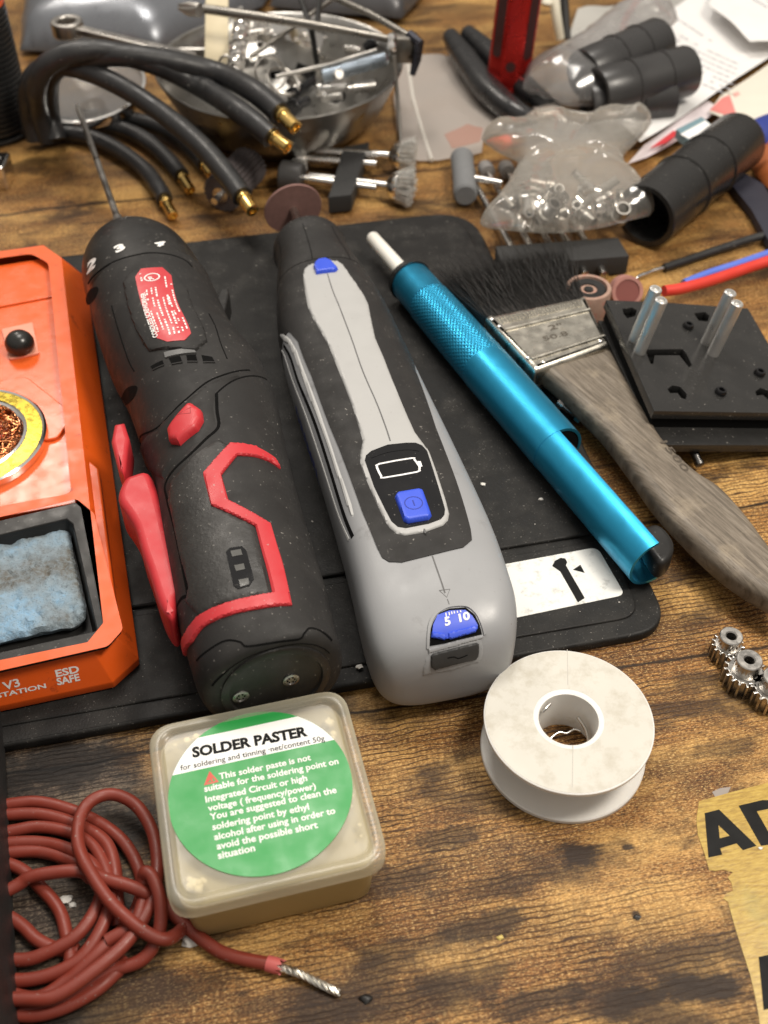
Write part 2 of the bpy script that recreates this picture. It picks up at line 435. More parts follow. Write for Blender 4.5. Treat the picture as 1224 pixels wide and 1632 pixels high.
# ------------------------------------------------------------------ bench top (rustic printed board, grain along local x)
TM = frame((0, 30, 0), 11.5)
def wood_mat():
    m, nt, b = nodes('rustic wood board'); lk = nt.links.new
    tc = N(nt, 'ShaderNodeTexCoord').outputs['Object']
    def mp(sx, sy, loc=(0, 0, 0)):
        n = N(nt, 'ShaderNodeMapping'); n.inputs['Scale'].default_value = (sx, sy, 1); n.inputs['Location'].default_value = loc
        lk(tc, n.inputs[0]); return n.outputs[0]
    def nz(v, sc, det=6., rg=.55, dist=0.):
        n = N(nt, 'ShaderNodeTexNoise', i_2=sc, i_3=det, i_4=rg, i_8=dist); lk(v, n.inputs[0]); return n.outputs[0]
    big = nz(mp(1, 2.2), 11, 7, .6, .3)                    # broad light and dark figure
    mid = nz(mp(1, 3), 38, 7, .65, .4)
    fib = nz(mp(1, 16), 60, 8, .7)                         # fibres
    fig = math_(nt, 'ADD', math_(nt, 'MULTIPLY', big, .55), math_(nt, 'ADD', math_(nt, 'MULTIPLY', mid, .30), math_(nt, 'MULTIPLY', fib, .25)))
    c = ramp(nt, fig, [(.36, (.040, .016, .006)), (.45, (.13, .052, .014)), (.53, (.28, .120, .030)), (.61, (.45, .225, .062)), (.71, (.64, .41, .15))]).outputs[0]
    lt = ramp(nt, nz(mp(1, 2.6, (.51, .23, 0)), 17, 6, .6, .4), [(.47, 0.), (.62, 1.)]).outputs[0]
    dk0 = ramp(nt, nz(mp(1, 2.2, (.77, .61, 0)), 15, 7, .65, .4), [(.50, 0.), (.64, 1.)]).outputs[0]
    c = mix(nt, math_(nt, 'MULTIPLY', lt, .62), c, (.66, .395, .125)); c = mix(nt, math_(nt, 'MULTIPLY', dk0, .6), c, (.055, .024, .009))
    ov = math_(nt, 'MULTIPLY_ADD', lt, -.45, 1.)
    dash = nz(mp(1, 3.0), 900, 4, .7)
    fine = nz(mp(1, 4), 330, 8, .8)                       # torn short grain
    c = mix(nt, math_(nt, 'MULTIPLY', ov, ramp(nt, fine, [(.40, 1.), (.52, 0.)]).outputs[0]), c, (.050, .020, .007))
    c = mix(nt, math_(nt, 'MULTIPLY', ov, ramp(nt, dash, [(.36, .95), (.49, 0.)]).outputs[0]), c, (.050, .021, .007))
    c = mix(nt, ramp(nt, dash, [(.53, 0.), (.66, .8)]).outputs[0], c, (.80, .56, .24))
    # saw lines along the grain, spaced about 2 mm, and faint cross cuts
    def saw(axis_, sc, dist, lo, hi):
        wv = N(nt, 'ShaderNodeTexWave', wave_type='BANDS', bands_direction=axis_); wv.inputs['Scale'].default_value = sc
        wv.inputs['Distortion'].default_value = dist; wv.inputs['Detail'].default_value = 3; wv.inputs['Detail Scale'].default_value = 1.3
        lk(mp(.35 if axis_ == 'Y' else 1, 1 if axis_ == 'Y' else .35), wv.inputs[0]); return ramp(nt, wv.outputs[1], [(lo, 1.), (hi, 0.)]).outputs[0]
    area1 = ramp(nt, nz(mp(1, 1.6, (.3, .1, 0)), 9, 3), [(.36, 0.), (.52, 1.)]).outputs[0]
    l1 = math_(nt, 'MULTIPLY', saw('Y', 165, 6.5, .03, .30), math_(nt, 'MULTIPLY', area1, ramp(nt, mid, [(.3, .2), (.6, .95)]).outputs[0]))
    c = mix(nt, l1, c, (.040, .016, .006))
    l2 = math_(nt, 'MULTIPLY', saw('X', 135, 9.5, .02, .20), math_(nt, 'MULTIPLY', area1, ramp(nt, fine, [(.42, 0.), (.62, .62)]).outputs[0]))
    c = mix(nt, l2, c, (.060, .026, .009))
    # weathered dark areas
    dk = ramp(nt, nz(mp(1, 2.4, (.17, .42, 0)), 13, 8, .68, .5), [(.515, 0.), (.615, 1.)]).outputs[0]
    c = mix(nt, math_(nt, 'MULTIPLY', dk, .80), c, (.026, .013, .007))
    # burnt looking knots where the photo shows them; broad lower-left ones also paint shade
    sp = N(nt, 'ShaderNodeSeparateXYZ'); wob = N(nt, 'ShaderNodeTexNoise', i_2=75, i_3=7., i_4=.7)
    lk(tc, wob.inputs[0]); lk(tc, sp.inputs[0])
    for (px, py, rx, ry, st) in ((925, 1360, .85, .62, .95), (1105, 1575, 2.3, .55, .95), (985, 1600, .9, .5, .75), (770, 1475, 1.5, .5, .8), (905, 1378, 2.6, .8, .55), (690, 1230, .8, .5, .5),
                                 (1110, 1085, 1.3, .6, .55), (640, 1600, 3.5, .7, .6), (1180, 1110, 1.6, .35, .5), (800, 1410, 2.6, .45, .55), (100, 1220, 4.0, 1.3, .85), (180, 1330, 3.0, 1.6, .75),
                                 (160, 1600, 4.5, .9, .7), (1000, 1350, .25, .12, .9), (1015, 1460, .16, .2, .9), (245, 1470, 2.2, 1.4, .6), (470, 1590, 1.6, .4, .6), (560, 260, 3, 1.2, .5), (600, 1405, 2.6, .7, .7), (715, 1335, 1.6, .5, .7), (860, 1592, 2.2, .45, .8), (735, 1560, 2.6, .55, .6), (650, 1510, 2.0, .4, .5), (1150, 1190, 1.2, .4, .5), (1040, 1160, .9, .35, .5)):
        q = TM.inverted() @ P(px, py)
        dx = math_(nt, 'DIVIDE', math_(nt, 'SUBTRACT', sp.outputs[0], q.x*S), rx*S); dy = math_(nt, 'DIVIDE', math_(nt, 'SUBTRACT', sp.outputs[1], q.y*S), ry*S)
        d = math_(nt, 'SQRT', math_(nt, 'ADD', math_(nt, 'MULTIPLY', dx, dx), math_(nt, 'MULTIPLY', dy, dy)))
        d = math_(nt, 'ADD', d, math_(nt, 'MULTIPLY', math_(nt, 'SUBTRACT', wob.outputs[0], .5), 2.6))
        d = math_(nt, 'ADD', d, math_(nt, 'MULTIPLY', math_(nt, 'SUBTRACT', fib, .5), 1.2))
        c = mix(nt, math_(nt, 'MULTIPLY', ramp(nt, d, [(.55, 1.), (1.3, 0.)]).outputs[0], st), c, (.022, .012, .007))
    # joints between the printed planks
    for (px, py, wd) in ((1120, 818, .0007), (420, 298, .0007), (330, 1180, .0005)):
        q = TM.inverted() @ P(px, py)
        e = math_(nt, 'ABSOLUTE', math_(nt, 'ADD', math_(nt, 'SUBTRACT', sp.outputs[1], q.y*S), math_(nt, 'MULTIPLY', math_(nt, 'SUBTRACT', big, .5), .012)))
        c = mix(nt, math_(nt, 'MULTIPLY', ramp(nt, math_(nt, 'DIVIDE', e, wd*2), [(.3, 1.), (1., 0.)]).outputs[0], .9), c, (.012, .007, .004))
    # grey-brown plank left of the solder box, with that corner's shade painted in
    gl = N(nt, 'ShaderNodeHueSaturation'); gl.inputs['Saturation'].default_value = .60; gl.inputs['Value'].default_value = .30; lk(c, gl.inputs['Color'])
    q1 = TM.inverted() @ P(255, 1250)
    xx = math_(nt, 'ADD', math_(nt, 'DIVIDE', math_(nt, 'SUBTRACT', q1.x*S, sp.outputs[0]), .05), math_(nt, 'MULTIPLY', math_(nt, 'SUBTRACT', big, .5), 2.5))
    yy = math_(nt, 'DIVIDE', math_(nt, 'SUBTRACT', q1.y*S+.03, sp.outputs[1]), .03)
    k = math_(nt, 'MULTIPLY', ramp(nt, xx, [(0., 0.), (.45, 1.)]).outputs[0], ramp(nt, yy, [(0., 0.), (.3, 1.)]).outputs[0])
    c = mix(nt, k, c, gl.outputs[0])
    lk(c, b.inputs['Base Color'])
    lk(ramp(nt, math_(nt, 'ADD', math_(nt, 'MULTIPLY', fine, .6), math_(nt, 'MULTIPLY', big, .4)), [(.35, .60), (.65, .30)]).outputs[0], b.inputs['Roughness'])
    b.inputs['Specular IOR Level'].default_value = .22
    bp = N(nt, 'ShaderNodeBump'); bp.inputs['Strength'].default_value = .55; bp.inputs['Distance'].default_value = .0004
    hh = math_(nt, 'SUBTRACT', math_(nt, 'ADD', math_(nt, 'MULTIPLY', fine, .6), math_(nt, 'MULTIPLY', fib, .5)), math_(nt, 'MULTIPLY', l1, .5))
    lk(hh, bp.inputs['Height']); lk(bp.outputs[0], b.inputs['Normal'])
    return m
mb = MB(); mb.add(*box(-110, -60, -3, 110, 140, 0))
tb = bpy.data.objects.new('t', None); COL.objects.link(tb); MATS['t'] = TM
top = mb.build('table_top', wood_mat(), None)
bpy.data.objects.remove(tb)
top.location = TM.translation*S; top.rotation_euler = (0, 0, R(11.5)); MATS[top.name] = TM
top['kind'] = 'structure'; top['label'] = 'rustic brown printed wood bench top with dark knots and saw lines'

# ------------------------------------------------------------------ black tool mat
mat_rub = pm('mat rubber', (.0125, .012, .0115), .58, spec=.22, bump=.35, bs=1100, dust=.55, dscale=1300, vs=40, smud=.1)
MM = frame(P(1062, 1015, 0), 12.0)
mt = thing('tool_mat', 'large black rubber tool mat lying under the power tools, rounded corners and white bolt sticker', 'mat', MM)
tl = tpx(MM, 700, 338, .5)
hgt = tl[1]
mb = MB(); mb.add(*solid(rnd([(-36, 0), (.15, 0), (.5, hgt), (-36, hgt)], [0.1, 1.5, 2.6, .1], 8), 0, .45, .12, 3)); mb.build('base', mat_rub, mt)
strip_y = tpx(MM, 1010, 842, .5)[1]
mb = MB()
mb.add(*solid(rnd([(-35.8, strip_y), (-.55, strip_y), (-.2, hgt-.35), (-35.8, hgt-.35)], [.05, .35, 2.3, .05], 6), .40, .60, .08, 2)); mb.build('pad', mat_rub, mt)
mb = MB(); mb.add(*solid(rnd([(-35.8, .75), (-.75, .75), (-.62, strip_y-.35), (-35.8, strip_y-.35)], [.05, .9, .3, .05], 6), .40, .53, .06, 2)); mb.build('front_strip', mat_rub, mt)
paper = pm('label paper', (.70, .70, .67), .5, var=.05, wear=.45, wcol=(.40, .40, .38), vs=110)
lab = tpxs(MM, [(790, 902), (952, 872), (996, 948), (815, 986)], .54)
mb = MB(); mb.add(*solid(rnd(lab, [.15, .35, .3, .1], 5), .53, .545)); lo = mb.build('sticker', paper, mt)
ink = pm('black ink', (.008, .008, .008), .6, spec=.15)
mb = MB()
bolt = [(880, 902), (884, 894), (893, 889), (901, 890), (904, 896), (902, 901), (906, 908), (932, 953), (921, 960), (893, 911), (889, 908)]
mb.add(*solid(tpxs(MM, bolt, .55), .545, .55)); mb.add(*solid(tpxs(MM, [(913, 908), (925, 900), (932, 913)], .55), .545, .55)); mb.build('bolt_mark', ink, lo)

# ------------------------------------------------------------------ orange soldering station
org = pm('orange plastic', (.72, .10, .010), .40, var=.06, bump=.05, bs=1300, smud=.1, wear=.05, wcol=(.35, .05, .01))
org_gl = pm('glossy orange plastic', (.74, .115, .022), .24, var=.05, bump=.12, bs=300, smud=.08)
pinkp = pm('pale orange pad', (.78, .30, .20), .5)
SH = 1.9
SM = frame(P(215, 1089, .6)+Vector((0, 0, 0)), 15.0)
st = thing('soldering_station', 'orange soldering iron station base at the left edge with black sponge tray', 'soldering station', SM)
sc_ = tpxs(SM, [(45, 388), (66, 404)], SH)
YB = sc_[0][1]
def ring_body():
    mbx = MB(); b0 = [(-16, 0), (-.7, 0), (.25, .75), (.25, YB-1.2), (-.7, YB+.35), (-16, YB+.35)]
    t0 = [(-16, .66), (-1.2, .66), (-.62, 1.35), (-.62, YB-1.7), (-1.4, YB-.35), (-16, YB-.35)]
    m0 = [(-16, -.02), (-.7, -.02), (.27, .74), (.27, YB-1.2), (-.7, YB+.37), (-16, YB+.37)]
    V = [(x, y, 0) for x, y in b0]+[(x, y, .35) for x, y in m0]+[(x, y, SH) for x, y in t0]; n = 6
    F = [tuple(range(n-1, -1, -1))]
    for k in (0, n):
        for i in range(n): F.append((k+i, k+(i+1) % n, k+n+(i+1) % n, k+n+i))
    # top ring with an opening for the tray and the rear deck
    return V, F, t0
V, F, t0 = ring_body()
mb = MB(); mb.add(V, F)
tray_px = [(-160, 862), (122, 795), (150, 818), (196, 1003), (172, 1030), (-160, 1105)]
tray = [tpx(SM, a, b, SH) for a, b in tray_px]
deck_y0 = max(t[1] for t in tray[1:3])+.35
deck = [(-15.6, deck_y0), (-1.25, deck_y0), (-1.25, YB-2.0), (-2.0, YB-.95), (-15.6, YB-.95)]
tv, tf = solid([t0, rnd(tray, .15, 3), rnd(deck, .3, 3)], SH-.01, SH+.0, 0)
mb.add(tv, tf)
mb.build('body', org, st, bevel=.10, seg=3, bang=20)
mb = MB()   # side step moulding on the right flank
mb.add(*solid(rnd([(-.62, 1.7), (-.15, 2.2), (-.15, 9.4), (-.62, 10.2)], .1, 3), .2, SH-.25, .08)); mb.build('side_moulding', org, st)
mb = MB()
dz = SH-.45
mb.add(*solid([(-15.7, deck_y0-.1), (-1.15, deck_y0-.1), (-1.15, YB-2.0), (-1.9, YB-.85), (-15.7, YB-.85)], dz-.3, dz, .05)); mb.build('deck', org_gl, st)
mb = MB()
for pxs, z0, z1 in (([(-60, 432), (92, 408), (104, 468), (-60, 500)], dz, dz+.10), ([(-60, 620), (40, 598), (118, 660), (90, 700), (-60, 700)], dz, dz+.16)):
    mb = MB(); mb.add(*solid(rnd(tpxs(SM, pxs, z1), .4, 4), z0, z1, .05, 2)); mb.build('deck_step', org_gl, st)
mb = MB(); mb.add(*solid(rnd(tpxs(SM, [(2, 524), (52, 513), (62, 562), (14, 572)], dz+.12), .1, 3), dz, dz+.12, .03)); kp = mb.build('knob_pad', pinkp, st)
kx, ky = tpx(SM, 31, 546, dz+.5)
mb = MB(); mb.add(*lathe([(0.02, .92), (.2, .90), (.40, .80), (.56, .62), (.63, .42), (.62, .2), (.5, 0)], Matrix.Translation((kx, ky, dz+.12)), 40)); mb.build('knob', pm('knob black', (.015, .015, .014), .3), kp)
# lettering on the sloped front face
FA = Vector((-.7, -.02, .35)); FB = Vector((-1.25, .66, SH)); fn = Vector((0, FB.y-FA.y, FB.z-FA.z)).normalized()
FM = SM @ Matrix(((1, 0, 0, 0), (0, fn.y, -fn.z, FA.y), (0, fn.z, fn.y, FA.z), (0, 0, 0, 1)))
mbw = MB()
text_at(mbw, 'V3', FM, (7, 1100), (33, 1093), .012, .30, .02)
text_at(mbw, 'STATION', FM, (-5, 1113), (74, 1096), .012, .17, .025)
text_at(mbw, 'ESD', FM, (90, 1079), (127, 1071), .012, .26, .03); text_at(mbw, 'SAFE', FM, (92, 1092), (128, 1084), .012, .26, .03)
I = SM.inverted() @ FM
mb = MB(); mb.add([I @ Vector(p) for p in mbw.v], mbw.f); mb.build('lettering', white_ink, st, smooth=False)
# sponge tray
trp = rnd(tray, .3, 4)
def inset(poly, d):
    c = np.array(poly); n = len(c); out = []
    ar = sum(c[i-1][0]*c[i][1]-c[i][0]*c[i-1][1] for i in range(n)); sg = 1 if ar > 0 else -1
    for i in range(n):
        a, b_, q = c[i-1], c[i], c[(i+1) % n]; u = (b_-a)/np.linalg.norm(b_-a); v = (q-b_)/np.linalg.norm(q-b_)
        n1 = np.array([-u[1], u[0]])*sg; n2 = np.array([-v[1], v[0]])*sg; m_ = n1+n2; m_ = m_/max((m_@n1), .3)
        out.append(tuple(b_+m_*d))
    return out
tin = inset(tray, .08)
mb = MB(); mb.add(*solid([tin, inset(tray, .85)], SH-.25, SH-.08, .05)); mb.add(*solid(inset(tray, .15), SH-1.35, SH-1.15))
a_ = inset(tray, .83); b_ = inset(tray, 1.05); k = len(a_)
mb.add([(x, y, SH-.12) for x, y in a_]+[(x, y, SH-1.16) for x, y in b_], [(i, (i+1) % k, k+(i+1) % k, k+i) for i in range(k)])
mb.build('sponge_tray', black_pla, st, bevel=.04)
# sponge: a thing lying in the tray
def sponge_mat():
    m, nt, b = nodes('blue sponge'); lk = nt.links.new
    tc = N(nt, 'ShaderNodeTexCoord').outputs['Object']
    n1 = N(nt, 'ShaderNodeTexNoise', i_2=55, i_3=6.); n2 = N(nt, 'ShaderNodeTexNoise', i_2=520, i_3=6., i_4=.7); n3 = N(nt, 'ShaderNodeTexVoronoi', i_2=800)
    for n in (n1, n2, n3): lk(tc, n.inputs[0])
    c = ramp(nt, n1.outputs[0], [(.38, (.26, .46, .66)), (.49, (.24, .32, .38)), (.60, (.12, .105, .08))]).outputs[0]
    c = mix(nt, ramp(nt, n2.outputs[0], [(.35, 0.), (.6, .55)]).outputs[0], c, (.30, .37, .42))
    c = mix(nt, ramp(nt, n3.outputs[0], [(.0, .6), (.3, 0.)]).outputs[0], c, (.08, .08, .075)); lk(c, b.inputs['Base Color'])
    b.inputs['Roughness'].default_value = .75
    bp = N(nt, 'ShaderNodeBump'); bp.inputs['Strength'].default_value = 1.; bp.inputs['Distance'].default_value = .0012; lk(n2.outputs[0], bp.inputs['Height']); lk(bp.outputs[0], b.inputs['Normal'])
    return m
sp_px = [(-140, 875), (-90, 858), (0, 840), (52, 836), (103, 828), (112, 860), (122, 905), (134, 982), (60, 1003), (0, 1018), (-140, 1050)]
sq = tpxs(SM, sp_px, SH-.55)
v, f = pillow(cr(sq, 3, True), SH-.75, .22, .4, .16, .35, .16, 2.6)
vv = [(x+.06*noise.noise(Vector((x*3, y*3, 4))), y+.06*noise.noise(Vector((x*3, y*3, 9))), z) for x, y, z in v]
o = MB().add(vv, f).build('sponge', sponge_mat(), None)
I = None
tag(o, 'blue and grey used soldering sponge lying in the black tray of the orange station', 'sponge')
o.matrix_world = Matrix.Translation(SM.translation*S) @ Matrix.Rotation(R(15), 4, 'Z')
# brass tip cleaner tin
TC = frame(SM @ Vector((*tpx(SM, -52, 694, SH), dz+.01)), 0)
tinr = (TC.inverted() @ (SM @ Vector((*tpx(SM, 67, 690, SH+.25), dz))))
rad = Vector((tinr.x, tinr.y)).length
tn = thing('tip_cleaner', 'round gold tin of copper wire wool set into the orange station', 'tip cleaner', TC)
gold = pm('gold lacquered tin', (.88, .66, .10), .28, 1., wear=.3, wcol=(.55, .42, .12), vs=200)
mb = MB(); mb.add(*lathe([(rad-.02, 0), (rad, .32), (rad-.08, .38), (rad-.16, .34), (rad-.16, 0)], None, 72)); mb.build('outer_rim', chrome, tn)
mb = MB(); mb.add(*lathe([(rad-.17, .0), (rad-.17, .33), (rad-.75, .40), (rad-.75, .0)], None, 72)); mb.build('gold_ring', gold, tn)
mb = MB(); mb.add(*lathe([(rad-.76, .0), (rad-.76, .42), (rad-.86, .46), (rad-.98, .40), (rad-.98, 0)], None, 72)); mb.build('inner_rim', chrome, tn)
cop = pm('copper wool', (.55, .22, .09), .22, 1., var=.4, vs=300)
mb = MB(); mb.add(*lathe([(.01, .02), (rad-.95, .02), (rad-.95, 0), (.01, 0)], None, 32), 1)
for i in range(230):
    a = random.uniform(-1.3, 1.3); r0 = rad*math.sqrt(random.uniform(.2, .7)); c0 = Vector((r0*math.cos(a), r0*math.sin(a), random.uniform(.1, .5)))
    p = []; hd = random.uniform(0, 6.28); cv = random.uniform(-1.5, 1.5)
    for k in range(12):
        c0 = c0+Vector((math.cos(hd), math.sin(hd), random.uniform(-.35, .35)))*.13; hd += cv*.35+random.uniform(-.3, .3)
        q = Vector((c0.x, c0.y)); 
        if q.length > rad-1.02: q = q.normalized()*(rad-1.02); c0.x, c0.y = q
        c0.z = min(max(c0.z, .05), .75); p.append(c0.copy())
    mb.add(*tube(p, .022, 4))
mb.build('copper_wool', [cop, black_dk], tn)

# ------------------------------------------------------------------ solder paste box
def plastic_mix(name, col, alpha, rough):
    return film(name, col, alpha, rough, bump=.15, bs=160, glossmix=.14)
ZL = 2.9
lc = [P(*q, ZL) for q in ((226, 1163), (548, 1087), (613, 1383), (286, 1449))]
cen = sum(lc, Vector())/4; cen.z = 0
ang = math.degrees(math.atan2((lc[1]-lc[0]).y+(lc[2]-lc[3]).y, (lc[1]-lc[0]).x+(lc[2]-lc[3]).x))
BM = frame(cen, ang); hw = 3.12; hd_ = 3.08
bx = thing('solder_paste_box', 'square translucent box of solder paste with round green label in front of the drill', 'box', BM)
lidm = plastic_mix('milky lid plastic', (.82, .78, .62), .26, .28)
paste = pm('flux paste', (.34, .275, .12), .45, var=.18, vs=70, bump=.3, bs=200, sss=.3)
wallm = plastic_mix('milky box plastic', (.78, .64, .32), .30, .30)
def rr(hx, hy, r, n=7): return rnd([(-hx, -hy), (hx, -hy), (hx, hy), (-hx, hy)], r, n)
def stack(rows, closed_bottom=True, cap_top=True):   # lofts rounded rectangles (hx, hy, r, z)
    V = []; F = []
    for hx, hy, r, z in rows: V += [(x, y, z) for x, y in rr(hx, hy, r)]
    n = len(V)//len(rows)
    for k in range(len(rows)-1):
        for i in range(n): F.append((k*n+i, k*n+(i+1) % n, (k+1)*n+(i+1) % n, (k+1)*n+i))
    if closed_bottom: F.append(tuple(range(n-1, -1, -1)))
    if cap_top: F.append(tuple(range((len(rows)-1)*n, len(rows)*n)))
    return V, F
mb = MB(); mb.add(*stack([(2.62, 2.58, .55, .03), (2.72, 2.68, .6, .15), (2.86, 2.82, .65, 2.3), (2.80, 2.76, .6, 2.3), (2.66, 2.62, .55, .2), (2.55, 2.5, .5, .12)])); mb.build('tub', wallm, bx, ang=50)
mb = MB(); mb.add(*stack([(2.60, 2.56, .5, .16), (2.66, 2.62, .55, .3), (2.79, 2.75, .6, 2.3), (2.60, 2.56, .6, 2.36), (2.3, 2.3, .6, 2.40)])); mb.build('paste', paste, bx, ang=60)
mb = MB(); mb.add(*stack([(hw-.04, hd_-.04, .75, ZL-.62), (hw, hd_, .78, ZL-.58), (hw, hd_, .78, ZL-.16), (hw-.05, hd_-.05, .76, ZL-.04), (hw-.14, hd_-.14, .7, ZL), (hw-.26, hd_-.26, .66, ZL), (hw-.33, hd_-.33, .62, ZL-.03), (hw-.37, hd_-.37, .60, ZL-.10),
                         (hw-.45, hd_-.45, .56, ZL-.12)], closed_bottom=False)); mb.build('lid', lidm, bx, ang=50)
mb = MB()   # dried flux crumbs under the lid
pst2 = pm('dried flux', (.62, .54, .33), .6, vs=200, bump=.5, bs=500)
for i in range(60):
    a = random.random(); k = int(random.random()*4)
    if i < 18: x, y = -2.35+random.gauss(0, .22), -2.3+random.gauss(0, .10)
    elif i < 40: x, y = (random.uniform(-2.4, 2.3), 2.42+random.gauss(0, .05))
    else: x, y = (2.45+random.gauss(0, .04), random.uniform(-2.2, 2.2))
    mb.add(*lathe([(.0, .07), (.06, .05), (.09, 0), (.05, -.04), (0, -.05)], Matrix.Translation((x, y, ZL-.24)) @ Matrix.Scale(random.uniform(.6, 1.7), 4), 7))
o = mb.build('flux_crumbs', pst2, bx); o['kind'] = 'stuff'
green = pm('green label', (.018, .28, .055), .38, var=.05, bump=.05, smud=.08)
ZT = ZL-.09
c0 = tpx(BM, 415.5, 1258, ZT); rl = 2.73
mb = MB(); mb.add(*solid(circ(*c0, rl, 96), ZT-.02, ZT)); lb = mb.build('label', green, bx)
def inside(poly):                       # clip polyline band to the disc by sampling its border
    return poly
wa, wb, wc, wd = tpxs(BM, [(297, 1180), (492, 1138), (537, 1178), (270, 1237)], ZT)
def band(p0, p1, p2, p3):
    # lines p0-p1 (upper) and p3-p2 (lower) cut the disc
    def hit(a, b):
        a = np.array(a)-c0; b = np.array(b)-c0; d = (b-a)/np.linalg.norm(b-a); t = -(a@d); m = a+d*t; h = math.sqrt(max((rl-.005)**2-m@m, 0)); return m-d*h, m+d*h
    u0, u1 = hit(p0, p1); l0, l1 = hit(p3, p2); f = lambda q: math.atan2(q[1], q[0])
    def arc(a, b):
        d = (b-a+math.pi) % (2*math.pi)-math.pi; return [((rl-.005)*math.cos(a+d*i/10), (rl-.005)*math.sin(a+d*i/10)) for i in range(11)]
    pts = arc(f(u1), f(l1))+arc(f(l0), f(u0)); return [(x+c0[0], y+c0[1]) for x, y in pts]
mb = MB(); mb.add(*solid(band(wa, wb, wc, wd), ZT, ZT+.004)); mb.build('white_band', pm('label white', (.80, .80, .78), .4, var=.03), lb)
mb = MB()
text_at(mb, 'SOLDER PASTER', BM, (307, 1207), (491, 1172), ZT+.008, .34, .048)
text_at(mb, 'for soldering and tinning \u00b7net/content 50g', BM, (288, 1228), (518, 1180), ZT+.008, None, .012)
mb.build('title', ink, lb, smooth=False)
mb = MB()
for s_, a, b in (('This solder paste is not', (350, 1242), (496, 1211)), ('suitable for the soldering point on', (326, 1262), (540, 1217)), ('Integrated Circuit or high', (328, 1279), (490, 1244)),
                 ('voltage ( frequency/power)', (332, 1293), (504, 1257)), ('You are suggested to clean the', (335, 1307), (537, 1263)), ('soldering point by ethyl', (339, 1323), (493, 1290)),
                 ('alcohol after using in order to', (342, 1339), (535, 1296)), ('avoid the possible short', (346, 1354), (507, 1319)), ('situation', (348, 1369), (407, 1356))):
    text_at(mb, s_, BM, a, b, ZT+.005, None, .022)
mb.build('small_print', white_ink, lb, smooth=False)
mb = MB()
tri = tpxs(BM, [(325, 1252), (334, 1229), (349, 1246)], ZT); tri2 = inset(tri, .055)
mb.add(*solid([tri, tri2], ZT, ZT+.006)); 
a, b, c = tpxs(BM, [(333, 1236), (338, 1243), (335, 1247)], ZT); mb.add(*solid(tpxs(BM, [(334, 1234), (337, 1235), (340, 1245), (336, 1246), (336, 1241), (332, 1247), (330, 1247)], ZT), ZT, ZT+.007))
mb.build('warning_triangle', pm('warning red', (.55, .06, .03), .4), lb, smooth=False)

# ------------------------------------------------------------------ white spool
c = P(906.5, 1145, 1.85); SPM = frame((c.x, c.y, 0), 0)
sp = thing('empty_spool', 'empty white plastic solder spool lying flat on the bare wood', 'spool', SPM)
RS, RH = 2.74, .97
mb = MB(); mb.add(*lathe([(RH, 0), (RS-.03, 0), (RS, .03), (RS, .16), (RS-.04, .2), (RS-.5, .21), (1.45, .26), (1.40, .9), (1.45, 1.58), (RS-.5, 1.65), (RS-.04, 1.66), (RS, 1.70), (RS, 1.82), (RS-.04, 1.85), (RH+.16, 1.85), (RH, 1.80), (RH-.03, 1.2), (RH-.02, .1), (RH, 0)], None, 96)); mb.build('spool_body', white_pla, sp, ang=40)
dirt = pm('grubby white plastic', (.55, .53, .475), .45, var=.06, wear=.75, wcol=(.43, .40, .33), vs=75, bump=.08)
mb = MB(); mb.add(*lathe([(RH+.17, 1.83), (RH+.17, 1.856), (RS-.05, 1.856), (RS-.03, 1.83), (RH+.17, 1.83)], None, 96)); mb.build('top_face', dirt, sp)
grv = pm('mould line', (.42, .40, .36), .6)
mb = MB()
for a, b in (((904, 1035), (905, 1092)), ((913, 1188), (912, 1255))):
    A = tpx(SPM, *a, 1.858); B = tpx(SPM, *b, 1.858); u = Vector((B[0]-A[0], B[1]-A[1])).normalized()*.012; n = Vector((-u.y, u.x))
    mb = MB(); mb.add([(A[0]+n.x, A[1]+n.y, 1.858), (A[0]-n.x, A[1]-n.y, 1.858), (B[0]-n.x, B[1]-n.y, 1.858), (B[0]+n.x, B[1]+n.y, 1.858)], [(0, 1, 2, 3)]); mb.build('mould_seam', grv, sp, smooth=False)
mb = MB()   # bit of solder wire left in the hub
mb.add(*tube(cr([(-.80, -.35, .25), (-.45, .15, .35), (-.1, .42, .38), (.15, .40, .35), (.42, .52, .4), (.62, .42, .45)], 6), .045, 8)); mb.add(*tube(cr([(.45, .55, 1.1), (.72, .25, .8), (.83, -.1, .4)], 6), .055, 8))
mb.add(*tube(cr([(-.80, .40, 1.62), (-.66, .55, 1.6), (-.5, .70, 1.65)], 5), .05, 8))
o = mb.build('solder_wire', steel, sp, ang=60)

